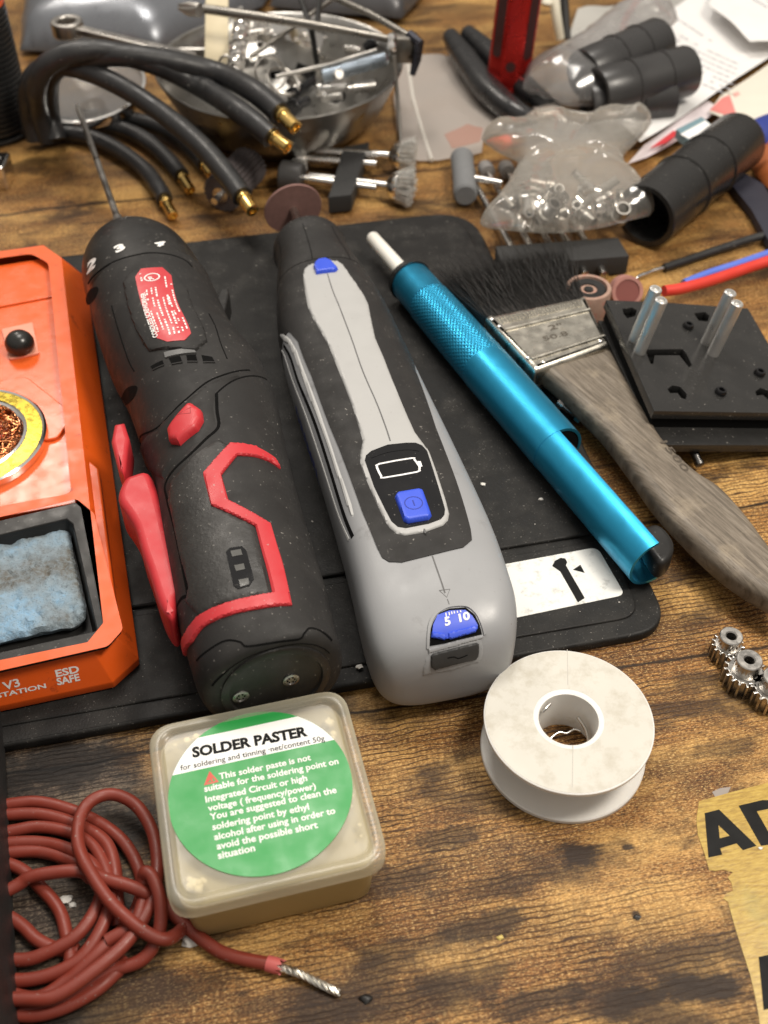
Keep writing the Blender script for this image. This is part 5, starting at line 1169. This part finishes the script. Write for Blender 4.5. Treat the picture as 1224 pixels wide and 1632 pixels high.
# magnifier
mc = at(142, 146, 1.5); MG = Matrix.Translation(mc) @ Matrix.Rotation(R(8), 4, 'X') @ Matrix.Rotation(R(-4), 4, 'Y')
t = thing('magnifier', 'round magnifying glass with bright chrome rim lying under the black cables', 'magnifying glass', MG); rm = 3.5
mb = MB(); mb.add(*lathe([(rm-.16, -.28), (rm+.06, -.26), (rm+.12, 0), (rm+.06, .26), (rm-.12, .30), (rm-.16, -.28)], None, 80)); mb.build('rim', chrome, t)
gls = film('lens glass', (.30, .30, .30), .25, .05, 0., 50, .35)
mb = MB(); mb.add(*lathe([(.02, .18), (1.5, .14), (2.6, .05), (rm-.1, 0), (2.6, -.05), (1.5, -.14), (.02, -.18)], None, 64)); mb.build('lens', gls, t, ang=80)

# ------------------------------------------------------------------ grey pouch, wrench
gpm = pm('grey antistatic pouch', (.20, .21, .23), .30, .55, var=.2, vs=18, bump=.25, bs=60)
pp = [at(34, 92, 0), at(255, 96, 0), at(420, 20, 0), at(455, -40, 0), at(130, -60, 0), at(48, -30, 0)]
v, f = pillow([(q.x, q.y) for q in pp], .5, 3.0, .4, .9, 5., .5, .22, 3); o = MB().add(v, f).build('pouch', gpm, None, ang=80); tag(o, 'shiny grey antistatic pouch behind the ring spanner', 'pouch')
pp = [at(430, 20, 0), at(640, 40, 0), at(700, -30, 0), at(480, -70, 0)]
v, f = pillow([(q.x, q.y) for q in pp], .4, 2.4, .3, .9, 4., .5, .22, 8); o = MB().add(v, f).build('pouch', pm('dark grey pouch', (.10, .10, .105), .35, .3, var=.2, vs=18, bump=.25, bs=60), None, ang=80); tag(o, 'darker grey pouch behind the steel bowl', 'pouch')
WA = at(108, 44, 4.9); WB = at(310, 98, 4.7); zr = math.degrees(math.atan2((WB-WA).y, (WB-WA).x))
WM = frame(WA, zr)
t = thing('ring_spanner', 'worn steel ring spanner with its ring end raised, lying on the pouch', 'spanner', WM)
Lw = (WB-WA).length
th12 = [((.52+.07*(k % 2))*math.cos(2*math.pi*k/24), (.52+.07*(k % 2))*math.sin(2*math.pi*k/24)) for k in range(24)]
mb = MB(); mb.add(*solid([circ(0, 0, .95, 40), th12[::-1]], -.45, .45, .12, 2)); mb.build('ring', dull_steel, t)
mb = MB(); mb.add(*solid(rnd([(.75, -.36), (1.4, -.30), (Lw, -.36), (Lw, .36), (1.4, .30), (.75, .36)], .1, 3), -.22, .22, .10, 2)); hn = mb.build('handle', dull_steel, t)
mb = MB(); mb.add(*solid(rnd(rect(1.9, -.15, Lw-.3, .15), .12, 4), .2, .235, .01)); mb.build('handle_groove', steel, hn)

# ------------------------------------------------------------------ brushless motor and its cables
mc = P(38, 228, 0); mr = 2.35; MC = frame((mc.x-mr+.25, mc.y+1.6, 0), 0)
mo = thing('brushless_motor', 'finned black motor with orange top standing at the left edge, three thick black cables', 'motor', MC)
pr = [(.02, .3), (mr-.3, .3), (mr-.15, .5)]
for i in range(23): pr += [(mr, .6+i*.30), (mr, .76+i*.30), (mr-.12, .78+i*.30), (mr-.12, .88+i*.30)]
htop = .6+23*.30
mb = MB(); mb.add(*lathe(pr+[(mr-.1, htop), (.02, htop)], None, 64)); mb.build('finned_can', pm('black anodised fins', (.03, .03, .03), .35, .4), mo, ang=25)
mb = MB(); mb.add(*lathe([(.02, htop+1.3), (mr-.35, htop+1.25), (mr-.05, htop+1.0), (mr-.02, htop), (.02, htop)], None, 64)); mb.build('end_bell', pm('orange end bell', (.75, .12, .03), .4), mo)
mb = MB(); mb.add(*lathe([(.02, 0), (mr-.1, 0), (mr+.05, .1), (mr+.05, .35), (.02, .35)], None, 64)); mb.add(*box(mr-.6, -1.2, 0, mr+1.0, .2, .8)); mb.build('base', black_pla, mo, bevel=.1)
csl = pm('black cable sleeve', (.018, .018, .019), .42, var=.2, vs=80, dust=.2)
def bullet(parent, a, b, r=.30):
    M_ = axis(a, b); L_ = (b-a).length
    mb = MB(); mb.add(*lathe([(r*.9, -.3), (r*1.15, 0), (r*1.15, L_*.32), (r*.95, L_*.36), (r, L_*.45), (r, L_-.05), (r*.75, L_), (r*.55, L_), (r*.5, L_-.15), (.02, L_-.15)], M_, 18))
    return mb.build('bullet_connector', brass, parent, world=True, ang=30)
def cable(parent, pts, r, tip=None, nm='cable'):
    mb = MB(); mb.add(*tube(cr([at(*q) for q in pts], 10), r, 16)); c_ = mb.build(nm, csl, parent, world=True, ang=60)
    if tip: bullet(c_, at(*tip[0]), at(*tip[1]), r*.62)
    return c_
cable(mo, [(58, 222, .6), (46, 180, 2.2), (45, 142, 3.9), (62, 113, 5.0), (110, 106, 5.5), (180, 131, 5.0), (255, 178, 3.9), (320, 232, 3.4), (362, 280, 3.1), (386, 313, 2.8)], .56, ((384, 309, 2.85), (403, 337, 2.6)))
cable(mo, [(76, 222, .6), (62, 178, 2.4), (58, 138, 4.6), (74, 105, 5.9), (115, 85, 6.5), (170, 82, 6.4), (250, 103, 5.6), (320, 138, 4.4), (385, 180, 4.7), (432, 218, 4.1)], .60, ((428, 213, 4.15), (460, 236, 3.8)))
cb = cable(mo, [(90, 224, .6), (78, 178, 2.0), (80, 120, 4.8), (120, 95, 5.9), (190, 88, 6.2), (270, 98, 5.7), (350, 118, 4.9), (405, 146, 5.2), (446, 180, 4.8)], .62, ((443, 176, 4.85), (472, 204, 4.5)))
mb = MB()
for i, (s_, a_, b_) in enumerate((('2', (361, 127), (368, 130)), ('0', (372, 132), (380, 136)))): text_at(mb, s_, Matrix.Identity(4), a_, b_, 5.45, .4)
mb.build('print', pm('pale print', (.5, .5, .5), .5), cb, smooth=False)
for lab, pts, tip in (('black cable with gold plug lying nearest the cordless screwdriver', [(70, 208, .6), (140, 218, .6), (190, 240, .6), (230, 270, .6), (256, 305, .6), (262, 318, .6)], ((260, 314, .6), (276, 344, .5))),
                      ('black cable with gold plug lying second nearest the cordless screwdriver', [(90, 200, .6), (170, 200, .6), (220, 216, .6), (260, 246, .6), (290, 280, .6)], ((287, 276, .6), (304, 304, .5))),
                      ('black cable with its plug hidden, farthest of the three lying flat', [(130, 186, .7), (200, 188, .7), (250, 202, .6), (290, 224, .6), (318, 252, .6), (326, 262, .6)], ((324, 258, .6), (338, 280, .5)))):
    t = thing('cable', lab, 'cable', P(*pts[2]), 'cables lying flat on the wood'); c_ = cable(t, pts, .46, None, 'sleeve'); bullet(t, at(*tip[0]), at(*tip[1]), .30)
c = at(2, 270, .8); t = MB(); t.add(*xf(solid([rnd(rect(-1., -.9, .45, .9), .25), circ(-.3, 0, .35, 16)[::-1]], -.8, .6, .1), Matrix.Translation(c))); o = t.build('chrome_clamp', chrome, None); tag(o, 'small chrome clamp block cut off by the left edge below the motor', 'clamp')

# ------------------------------------------------------------------ rotary tool bits in foam blocks
fp_ = pm('grey flap grit', (.075, .062, .062), .75, var=.3, vs=150, bump=.4)
ca, cb_ = at(352, 310, 1.05), at(398, 262, 1.05); M_ = axis(ca, cb_); t = thing('flap_wheel', 'dark grey flap wheel under the front black cable', 'flap wheel', ca); I = Matrix.Translation(-ca) @ M_
pr = []
for k in range(48): a = 2*math.pi*k/48; r = 1.08 if k % 2 else .95; pr.append((r*math.cos(a), r*math.sin(a)))
mb = MB(); LF = (cb_-ca).length; mb.add(*xf(solid([pr], 0, LF, .03, 1), I)); mb.build('flaps', fp_, t, ang=20)
mb = MB(); mb.add(*lathe([(.02, -.02), (.45, -.02), (.45, -.12), (.2, -.15), (.2, -.8), (.02, -.8)], I, 14)); mb.build('shank', steel, t)
def foam(name, label, top_px, z0, z1):
    t = MB(); pl = [at(*q, z1) for q in top_px]; t.add(*solid([(p.x, p.y) for p in pl], z0, z1, .05, 1)); o = t.build(name, pm('black foam', (.022, .022, .022), .7, bump=.4), None); tag(o, label, 'bit holder'); return o
foam('bit_holder', 'black foam bit holder gripping four wire brush shanks behind the rotary tool', [(548, 234), (588, 226), (560, 310), (523, 314)], .15, 1.15)
brs = pm('wire bristle', (.70, .69, .66), .3, .55)
def brush_bit(label, a, b, kind, grp='wire brush bits in the foam block', rs_=.25):
    a, b = at(*a), at(*b); t = thing('brush_bit', label, 'brush bit', a, grp); M_ = Matrix.Translation(-a) @ axis(a, b); L_ = (b-a).length
    mb = MB(); mb.add(*lathe([(.02, 0), (rs_, .02), (rs_, L_*.55), (rs_*1.05, L_*.6), (rs_, L_), (.02, L_)], M_, 14)); mb.build('shank', steel, t)
    if kind == 'cup':
        mb = MB(); mb.add(*lathe([(.2, L_-.1), (.42, L_), (.74, L_+.25), (.86, L_+.6), (.78, L_+.62), (.02, L_+.3)], M_, 28)); mb.build('cup', chrome, t)
        mb = MB()
        for i in range(300):
            an = random.uniform(0, 6.283); r0 = random.uniform(.30, .82); r1 = r0*random.uniform(1.2, 1.5); l = random.uniform(.75, 1.0)
            mb.add(*tube([M_ @ Vector((r0*math.cos(an), r0*math.sin(an), L_+.45)), M_ @ Vector((r1*math.cos(an+random.gauss(0, .1)), r1*math.sin(an), L_+.5+l))], .028, 4))
        mb.build('bristles', brs, t)
    elif kind == 'wheel':
        mb = MB(); mb.add(*lathe([(.02, L_-.1), (.45, L_-.1), (.45, L_+.4), (.02, L_+.4)], M_, 24)); mb.build('hub', chrome, t)
        mb = MB()
        for i in range(260):
            an = random.uniform(0, 6.283); z = random.uniform(L_-.15, L_+.5); r1 = random.uniform(.95, 1.2)
            mb.add(*tube([M_ @ Vector((.4*math.cos(an), .4*math.sin(an), z)), M_ @ Vector((r1*math.cos(an+random.gauss(0, .08)), r1*math.sin(an), z+random.gauss(0, .1)))], .025, 4))
        mb.build('bristles', brs, t)
    else:
        mb = MB(); mb.add(*lathe([(.02, L_-.1), (.75, L_-.1), (.85, L_), (.85, L_+1.1), (.75, L_+1.2), (.02, L_+1.2)], M_, 32)); mb.build('drum', pm('dark drum', (.05, .048, .047), .5, bump=.3), t)
    return t
brush_bit('wire cup brush pointing right, upper of the two beside the foam', (492, 240, .95), (622, 248, .95), 'cup')
brush_bit('wire cup brush pointing right, lower of the two beside the foam', (492, 281, .85), (618, 296, .85), 'cup')
brush_bit('small wire wheel brush left of the foam, under a gold plug', (600, 262, .7), (486, 253, .8), 'wheel')
brush_bit('dark drum bit left of the foam, behind the cutting disc', (600, 300, .7), (480, 284, .8), 'drum')
# second block of bits, right, mostly under the clear bag
foam('bit_holder', 'black foam bit holder behind the brush bristles, right of the mat corner', [(790, 392), (985, 378), (1003, 408), (800, 424)], .1, 1.15)
for i, (x, lab) in enumerate(((822, 'steel bit shank leftmost in the foam holder under the clear bag'), (853, 'steel bit shank second from the left in the foam holder under the bag'), (885, 'steel bit shank in the middle of the foam holder under the bag'), (915, 'steel bit shank fourth from the left in the foam holder'), (945, 'steel bit shank rightmost in the foam holder under the bag'))):
    a, b = at(x+18, 438, .55), at(x-75, 275, .6); t = thing('bit', lab, 'bit', a, 'bits in the right foam holder'); M_ = Matrix.Translation(-a) @ axis(a, b); L_ = (b-a).length
    mb = MB(); mb.add(*lathe([(.02, -.05), (.20, 0), (.20, L_*.6), (.17, L_*.62), (.17, L_), (.02, L_)], M_, 14)); mb.build('shank', steel, t)
    mb = MB(); mb.add(*lathe([(.02, L_-.05), (.42, L_), (.45, L_+.6), (.3, L_+.9), (.02, L_+.9)], M_, 20)); mb.build('tip', pm('grey stone', (.20, .19, .185), .8), t)
a, b = at(800, 292, 1.0), at(757, 284, 1.0); t = thing('grinding_stone', 'grey grinding stone bit with steel shank left of the clear bag', 'grinding stone', a); M_ = Matrix.Translation(-a) @ axis(a, b); L_ = (b-a).length
mb = MB(); mb.add(*lathe([(.02, 0), (.19, 0), (.19, L_), (.02, L_)], M_, 14)); mb.build('shank', steel, t)
c = at(738, 281, 0); u = (at(735, 250, 1.0)-at(742, 314, .9)).normalized(); A_ = Matrix.Translation(-a) @ axis(at(742, 312, .8)+Vector((0, 0, 0)), at(736, 250, .8))
L2 = (at(742, 312, .8)-at(736, 250, .8)).length
mb = MB(); mb.add(*lathe([(.02, 0), (.55, 0), (.66, .12), (.62, L2*.5), (.66, L2-.12), (.55, L2), (.02, L2)], A_, 28)); mb.build('stone', pm('grey abrasive stone', (.16, .165, .17), .85, bump=.5), t)

# ------------------------------------------------------------------ clear bag of small clips
bagf = film('clear bag', (.66, .63, .57), .08, .12, .08, 60, .36)
BG = frame(P(900, 330, 0), 0)
bo = [(766, 350), (790, 322), (815, 288), (829, 262), (800, 246), (768, 222), (800, 206), (850, 196), (884, 188), (930, 196), (960, 190), (1035, 190), (1024, 216), (990, 254), (1006, 285), (1042, 336), (1000, 352), (940, 366), (880, 371), (820, 368), (775, 362)]
mb = MB(); v, f = pillow(tpxs(BG, cr(bo, 3, True), 1.9), 1.9, 1.35, .25, .17, 2.4, .15, .45, 5)
nk = tpx(BG, 905, 262, 1.9); half_ = len(v)//2; v2 = []
for i, (x, y, z) in enumerate(v):
    if i < half_:
        an = math.atan2(y-nk[1], x-nk[0]); dr_ = math.hypot(x-nk[0], y-nk[1]); wb = noise.noise(Vector((x*.35, y*.35, 2)))
        z += min(dr_*.16, .30)*((1-abs(math.sin(an*3.5+wb*1.6)))**2*1.2)-.15*math.exp(-dr_*dr_*.8)
    v2.append((x, y, z))
mb.add(v2, f)
bg_ = mb.build('clear_bag', bagf, None, ang=80); bg_.location = BG.translation*S; tag(bg_, 'clear plastic bag of shiny metal clips resting on the black tube and foam holder', 'bag')
rs = random.Random(5)
for k in range(34):
    x, y = rs.uniform(815, 990), rs.uniform(295, 350); c = at(x, y, 1.6+rs.uniform(-.2, .5)); M_ = axis(c, c+Vector((rs.uniform(-1, 1), rs.uniform(-.6, .6), rs.uniform(-.3, 1)))); r = rs.uniform(.3, .5); L_ = rs.uniform(.6, 1.3)
    mb = MB(); mb.add(*lathe([(r*.6, 0), (r, 0), (r, L_*.3), (r*.8, L_*.35), (r*.8, L_), (r*.6, L_), (r*.6, 0)], M_, 18)); o = mb.build('metal_clip', [dull_steel, steel, dull_steel, chrome][k % 4], None, ang=25); tag(o, 'small shiny metal clip inside the clear bag', 'clip', 'metal clips in the clear bag')
# ------------------------------------------------------------------ black tubes
tubm = pm('black tube plastic', (.018, .0175, .017), .28, var=.15, vs=30, smud=.08, dust=.1)
def btube(label, a, b, r, rings=(.36, .64), hollow=True, m_=tubm):
    a, b = at(*a), at(*b); t = thing('black_tube', label, 'tube', a, None); M_ = Matrix.Translation(-a) @ axis(a, b); L_ = (b-a).length
    pr = [(r*.02, L_*.3), (r*.80, L_*.3), (r*.82, 0), (r*.97, 0), (r, .06)]
    for q in rings: pr += [(r, L_*q-.10), (r*1.05, L_*q-.06), (r*1.05, L_*q+.08), (r*.99, L_*q+.12)]
    pr += [(r, L_-.3), (r*.95, L_-.1), (r*.8, L_), (.02, L_)]
    mb = MB(); mb.add(*lathe(pr, M_, 48)); mb.build('barrel', m_, t, ang=40); return t, M_, L_
btube('large black plastic tube with open end, lying right of the clear bag', (1028, 345, 1.75), (1178, 224, 1.8), 1.70)
gtub = pm('hazy black tube', (.035, .034, .034), .32, var=.2, vs=25, smud=.1)
btube('ringed black tube at the front of the bundle behind the clear bag', (935, 168, 1.5), (1070, 152, 1.6), 1.45, (.3, .6), True, gtub)
btube('ringed black tube nearest the white paper, right of the bundle', (950, 150, 2.4), (1098, 112, 2.6), 1.50, (.35, .7), True, gtub)
btube('ringed black tube at the back of the bundle, against the paper', (930, 120, 2.8), (1052, 66, 3.2), 1.50, (.4, .7), True, gtub)
fc = film('wrap film', (.55, .54, .54), .16, .16, .5, 60, .35)
WP = frame(P(980, 130, 0), 0)
mb = MB(); v, f = pillow(tpxs(WP, [(830, 170), (835, 140), (900, 110), (960, 60), (1040, 30), (1075, 60), (1020, 110), (985, 190), (900, 192)], 1.0), 2.2, 2.0, 1.2, .6, 4., .6, .5, 12); mb.add(v, f); o = mb.build('plastic_wrap', fc, None, ang=80); o.location = WP.translation*S; tag(o, 'crumpled clear plastic wrap loosely over the bundle of black tubes', 'wrap')

# ------------------------------------------------------------------ papers and packets, upper right
def pap(name, label, px, z, m_, amp=.35, ns=.18, seed=1, th=.03, res=.8, cat='paper'):
    M_ = frame(P(*px[0], 0), 0); q = tpxs(M_, px, z)
    zf = lambda x, y: z+amp*noise.noise(Vector((x*ns, y*ns, seed)))
    t = thing(name, label, cat, M_)
    mb = MB(); mb.add(*sheet(q, res, zf, th)); mb.build('sheet', m_, t, ang=60); return t, M_, zf
wp = pm('white paper', (.80, .79, .78), .6, var=.03); cp_ = pm('cream paper', (.70, .66, .57), .6, var=.05); gp_ = pm('grey poly', (.44, .43, .40), .35, var=.1, vs=20)
pap('grey_envelope', 'pale grey plastic envelope at the back behind the small brush', [(905, 62), (920, 20), (1010, 2), (1090, -30), (1160, -30), (1060, 30), (980, 80), (915, 80)], .5, gp_, .5, .3, 4, cat='envelope')
t, M_, zf = pap('receipt', 'printed white paper sheet behind the black tubes', [(1020, 228), (985, 190), (985, 70), (1110, -10), (1190, -60), (1330, 10), (1224, 92)], .9, wp, .3, .12, 2)
gi = pm('grey print', (.42, .42, .45), .6); mb = MB()
def lines(mb, M_, zf, o, ux, uy, n, dens=.8):
    for i in range(n):
        s = 0.
        while s < 1:
            l = random.uniform(.03, .11)
            if random.random() < dens:
                p = [(o[0]+ux[0]*s+uy[0]*i, o[1]+ux[1]*s+uy[1]*i), (o[0]+ux[0]*min(s+l, 1)+uy[0]*i, o[1]+ux[1]*min(s+l, 1)+uy[1]*i)]
                a, b = (Vector(tpx(M_, *q, 1.)) for q in p); d = Vector((uy[0], uy[1])); n_ = Vector((-(b-a).y, (b-a).x)).normalized()*.16
                q4 = [a, b, b+n_, a+n_]; mb.add([(q.x, q.y, zf(q.x, q.y)+.02) for q in q4], [(0, 1, 2, 3)])
            s += l+.02
lines(mb, M_, zf, (1078, 28), (72, 42), (-4, 9), 1); lines(mb, M_, zf, (1072, 48), (105, 52), (-2, 9), 7, .85)
mb.build('print', gi, t, smooth=False)
t, M_, zf = pap('receipt', 'second white printed sheet curling at the upper right corner', [(1130, 5), (1150, -40), (1300, -60), (1330, 60), (1224, 62), (1196, 64)], 2.0, wp, .5, .2, 5)
mb = MB(); lines(mb, M_, zf, (1155, 4), (60, 34), (9, -5), 4); mb.build('print', gi, t, smooth=False)
t, M_, zf = pap('cream_card', 'cream coloured card with a pink corner at the right edge', [(1130, 178), (1150, 150), (1240, 92), (1330, 90), (1320, 180), (1224, 196), (1205, 206)], .8, cp_, .25, .2, 7, cat='card')
mb = MB(); q = tpxs(M_, [(1131, 176), (1150, 156), (1163, 150), (1174, 180), (1172, 186)], .8); mb.add(*sheet(q, .6, lambda x, y: zf(x, y)+.03, .02)); mb.build('pink_corner', pm('pink print', (.70, .22, .20), .5), t)
mb = MB(); q = tpxs(M_, [(1168, 148), (1176, 144), (1180, 148), (1172, 153)], .8); mb.add(*sheet(q, .6, lambda x, y: zf(x, y)+.04, .02)); mb.build('pink_dot', pm('pale pink print', (.72, .38, .34), .5), t)
pap('red_striped_packet', 'thin white packet with red stripe under the large black tube', [(1000, 262), (1028, 228), (1128, 160), (1148, 172), (1090, 216), (1030, 250)], .5, pm('packet white', (.78, .70, .72), .35), .2, .3, 8, cat='packet')
t, M_, zf = pap('card_box', 'flat teal and white box corner above the large black tube', [(1078, 206), (1118, 186), (1136, 200), (1100, 226)], 2.2, pm('teal card', (.16, .26, .30), .5), .0, .2, 9, th=.5, cat='packet')
mb = MB(); q = tpxs(M_, [(1084, 214), (1124, 192), (1134, 200), (1100, 222)], 2.22); mb.add(*sheet(q, .5, lambda x, y: 2.225, .02)); mb.build('white_panel', wp, t)
mb = MB(); q = tpxs(MATS['red_striped_packet'], [(1035, 240), (1072, 212), (1084, 214), (1060, 232)], .6); mb.add(*sheet(q, .5, lambda x, y: .75, .03)); mb.build('red_stripe', pm('red print', (.60, .05, .06), .4), bpy.data.objects['red_striped_packet'])
pp = [at(1160, 228, 0), at(1195, 216, 0), at(1280, 190, 0), at(1300, 250, 0), at(1215, 255, 0), at(1180, 262, 0)]
v, f = pillow([(q.x, q.y) for q in pp], .6, 1.0, .5, .6, 1.2, .3, .5, 2); o = MB().add(v, f).build('blue_cloth', pm('blue cloth', (.02, .04, .26), .6, var=.3, vs=60, bump=.4), None, ang=80); tag(o, 'dark blue cloth at the right edge behind the large black tube', 'cloth')
pp = [at(1190, 262, 0), at(1222, 246, 0), at(1300, 250, 0), at(1300, 330, 0), at(1224, 318, 0), at(1200, 290, 0)]
v, f = pillow([(q.x, q.y) for q in pp], .5, .9, .4, .6, 1.0, .3, .5, 6); o = MB().add(v, f).build('orange_cloth', pm('orange cloth', (.36, .10, .025), .6, var=.3, vs=60, bump=.4), None, ang=80); tag(o, 'orange brown cloth at the right edge below the blue cloth', 'cloth')
pp = [(1168, 292, .25), (1186, 306, .3), (1208, 345, .3), (1235, 400, .3)]
t = MB(); t.add(*sheet([tuple(at(x, y, .4)[:2]) for x, y in ((1160, 292), (1188, 284), (1215, 300), (1260, 372), (1260, 420), (1222, 388), (1196, 340))], .6, lambda x, y: .55+.12*math.sin(x*1.3), .45)); o = t.build('strap', pm('navy strap', (.022, .022, .035), .6, bump=.3), None); tag(o, 'dark strap at the right edge below the large black tube', 'strap')
# zip bag
zb = film('zip bag film', (.60, .55, .51), .45, .22, .35, 40, .25)
t, M_, zf = pap('zip_bag', 'flat translucent zip bag on the wood between bowl and pliers', [(640, 252), (628, 160), (632, 96), (700, 84), (780, 110), (822, 190), (770, 224), (768, 244), (700, 254)], .35, zb, .22, .5, 11, .02, .5, 'bag')
mb = MB(); q = [tpx(M_, *p, .5) for p in ((650, 100), (658, 150), (672, 200), (688, 250))]; mb.add(*tube([(x, y, zf(x, y)+.03) for x, y in q], .12, 8)); mb.build('zip_seam', film('zip bead', (.85, .82, .76), .8, .3, .1, 60, .2), t)
mb = MB(); q = tpxs(M_, [(708, 215), (745, 195), (770, 200), (765, 228), (720, 238)], .4); mb.add(*sheet(q, .6, lambda x, y: zf(x, y)+.02, .01)); mb.build('pink_print', film('pink print film', (.62, .40, .34), .25, .3, .1, 60, .1), t)

# ------------------------------------------------------------------ red slotted handle, pliers, small brush, thin red lead
ra = pm('red anodised aluminium', (.48, .022, .018), .28, .75, smud=.08); rdk = pm('dark slot', (.035, .006, .006), .5)
ra_b = at(806, 148, .6); RHM = Matrix.Translation(ra_b) @ Matrix.Rotation(R(-6), 4, 'X') @ Matrix.Rotation(R(4), 4, 'Y') @ Matrix.Rotation(R(18), 4, 'Z')
t = thing('red_tool', 'red anodised slotted tool handle standing upright at the back', 'tool handle', RHM)
mb = MB(); mb.add(*lathe([(.02, 0), (1.0, 0), (1.35, .5), (1.42, 1.2), (1.42, 13), (.02, 13)], None, 8)); mb.build('grip', ra, t, bevel=.14, seg=3, ang=40)
for k in range(8):
    a = (k+.5)*math.pi/4; ap = 1.42*math.cos(math.pi/8); M_ = Matrix.Rotation(a, 4, 'Z') @ Matrix.Translation((ap+.0, 0, 0)) @ Matrix.Rotation(R(90), 4, 'Y')
    if k % 2 == 0:
        mb = MB(); mb.add(*xf(solid(rnd([(-6.2, -.34), (-2.4, -.34), (-2.4, .34), (-6.2, .34)], .33, 5), -.01, .03), M_)); mb.build('slot', rdk, t, smooth=False)
        mb = MB(); mb.add(*xf(solid(rnd([(-12.2, -.34), (-7.0, -.34), (-7.0, .34), (-12.2, .34)], .33, 5), -.01, .03), M_)); mb.build('slot', rdk, t, smooth=False)
    else:
        mb = MB(); mb.add(*xf(solid(circ(-2.0, 0, .3, 20), -.01, .03), M_)); mb.build('slot', rdk, t, smooth=False)
plm = pm('black dipped grip', (.016, .016, .017), .32, dust=.1)
t = thing('pliers', 'black handled pliers lying behind the red handle', 'pliers', P(790, 140, 0))
mb = MB(); mb.add(*tube(cr([at(718, 58, 1.4), at(742, 95, 1.4), at(775, 140, 1.3), at(815, 175, 1.2), at(850, 192, 1.0)], 8), [.55, .8, .85, .75, .5], 14)); mb.build('handle', plm, t, world=True, ang=60)
mb = MB(); mb.add(*tube(cr([at(745, 52, 1.6), at(775, 80, 1.6), at(820, 125, 1.5), at(860, 160, 1.3), at(885, 180, 1.0)], 8), [.5, .7, .75, .7, .5], 14)); mb.build('handle', plm, t, world=True, ang=60)
mb = MB(); mb.add(*tube([at(850, 190, 1.0), at(880, 184, 1.0), at(905, 200, .9)], [.7, .8, .4], 12)); mb.build('jaws', dull_steel, t, world=True)
crm = pm('cream plastic', (.72, .68, .55), .45)
t = thing('small_brush', 'small cream handled brush with dark bristles, right of the red handle', 'brush', P(895, 55, 0))
mb = MB(); mb.add(*tube(cr([at(893, 62, 1.0), at(886, 20, 2.6), at(880, -40, 4.5)], 8), [.3, .34, .42], 12)); mb.add(*lathe([(.02, .3), (.3, .2), (.42, 0), (.3, -.2), (.02, -.3)], Matrix.Translation(at(873, 3, 3.4)), 18)); mb.build('handle', crm, t, world=True, ang=60)
mb = MB(); mb.add(*tube([at(902, 62, .9), at(899, 10, 2.6), at(896, -30, 3.8)], .34, 10)); mb.build('head', black_pla, t, world=True)
mb = MB()
for k in range(26):
    y = -30+k*3.5; z = 3.6-(y+30)/92*2.6
    for j in range(6): a_ = at(901+(y+30)*.06, y, z); mb.add(*tube([a_, a_+Vector((1.0+random.uniform(-.1, .1), random.uniform(-.1, .1), -.15+random.uniform(-.1, .1)))], .03, 4))
mb.build('bristles', brm, t)
wire('red_lead', 'thin pinkish red lead curving over the grey envelope at the back', [(992, 62, .9), (994, 40, 1.4), (1006, 15, 2.0), (1030, -20, 2.6)], .22, pm('pale red sleeve', (.60, .16, .13), .5))

# ------------------------------------------------------------------ crumbs, hairs, scraps
dm = pm('solder crumbs', (.62, .60, .55), .4, .2, var=.3, vs=500)
def crumb(px, py, z, s_, label, m_=dm):
    c = at(px, py, z); bm = bmesh.new(); bmesh.ops.create_icosphere(bm, subdivisions=2, radius=1)
    mb = MB(); V = []
    sd_ = random.uniform(0, 99)
    for v in bm.verts:
        k = 1+.7*noise.noise(v.co*1.6+Vector((sd_, 0, 0))); V.append((v.co.x*s_*k*1.4, v.co.y*s_*k, max(v.co.z, -.3)*s_*k*.6+s_*.2))
    mb.add(V, [tuple(q.index for q in fc_.verts) for fc_ in bm.faces]); bm.free(); o = mb.build('crumb', m_, None, ang=60); o.location = c*S; tag(o, label, 'crumb')
wx = pm('white flux flake', (.66, .64, .60), .5); bkf = pm('burnt scrap', (.015, .014, .013), .5)
crumb(304, 1500, 0, .20, 'white flake beside the wire in front of the solder paste box', wx); crumb(106, 1434, 0, .14, 'white flake on the wood inside the red wire coil', wx); crumb(116, 1442, 0, .09, 'tiny white flake beside the larger one inside the red coil', wx)
crumb(583, 1592, 0, .13, 'black burnt scrap on the wood at the bottom edge', bkf); crumb(1015, 1462, 0, .08, 'black speck on the wood left of the yellow sticker', bkf); crumb(148, 610, ZM, .12, 'white crumb on the mat between station and cordless screwdriver', wx)
crumb(150, 592, ZM, .07, 'tiny white crumb just above the larger one by the screwdriver', wx); crumb(770, 772, ZM, .08, 'pale crumb on the mat right of the rotary tool', wx); crumb(572, 1063, ZM-.05, .09, 'white crumb on the mat between the tool ends', wx); crumb(797, 1495, 0, .07, 'yellowish speck on the wood below the spool', pm('yellow speck', (.55, .42, .12), .5))
crumb(1212, 1352, .03, .05, 'tiny white dot stuck on the first sticker letter', wx); crumb(862, 796, ZM, .07, 'pale speck on the mat left of the pump trough', wx)
mb = MB(); rs = random.Random(11); I = MM.inverted()
for i in range(240):
    x = rs.uniform(-26, -.6); y = rs.uniform(.3, hgt-.5); s_ = abs(rs.gauss(0, .016))+.010; zz = (.60 if y > strip_y else .53)+.004
    mb.add([(x+s_*math.cos(a)*rs.uniform(.5, 1.5), y+s_*math.sin(a), zz+(.3*s_ if a else 0)) for a in (0, 1.6, 3.1, 4.7)], [(0, 1, 2, 3)])
o = mb.build('dust', pm('pale dust', (.36, .34, .31), .7), None, smooth=False); o.location = MM.translation*S; o.rotation_euler = (0, 0, R(12)); o['kind'] = 'stuff'; o['label'] = 'pale dust specks scattered over the black mat'
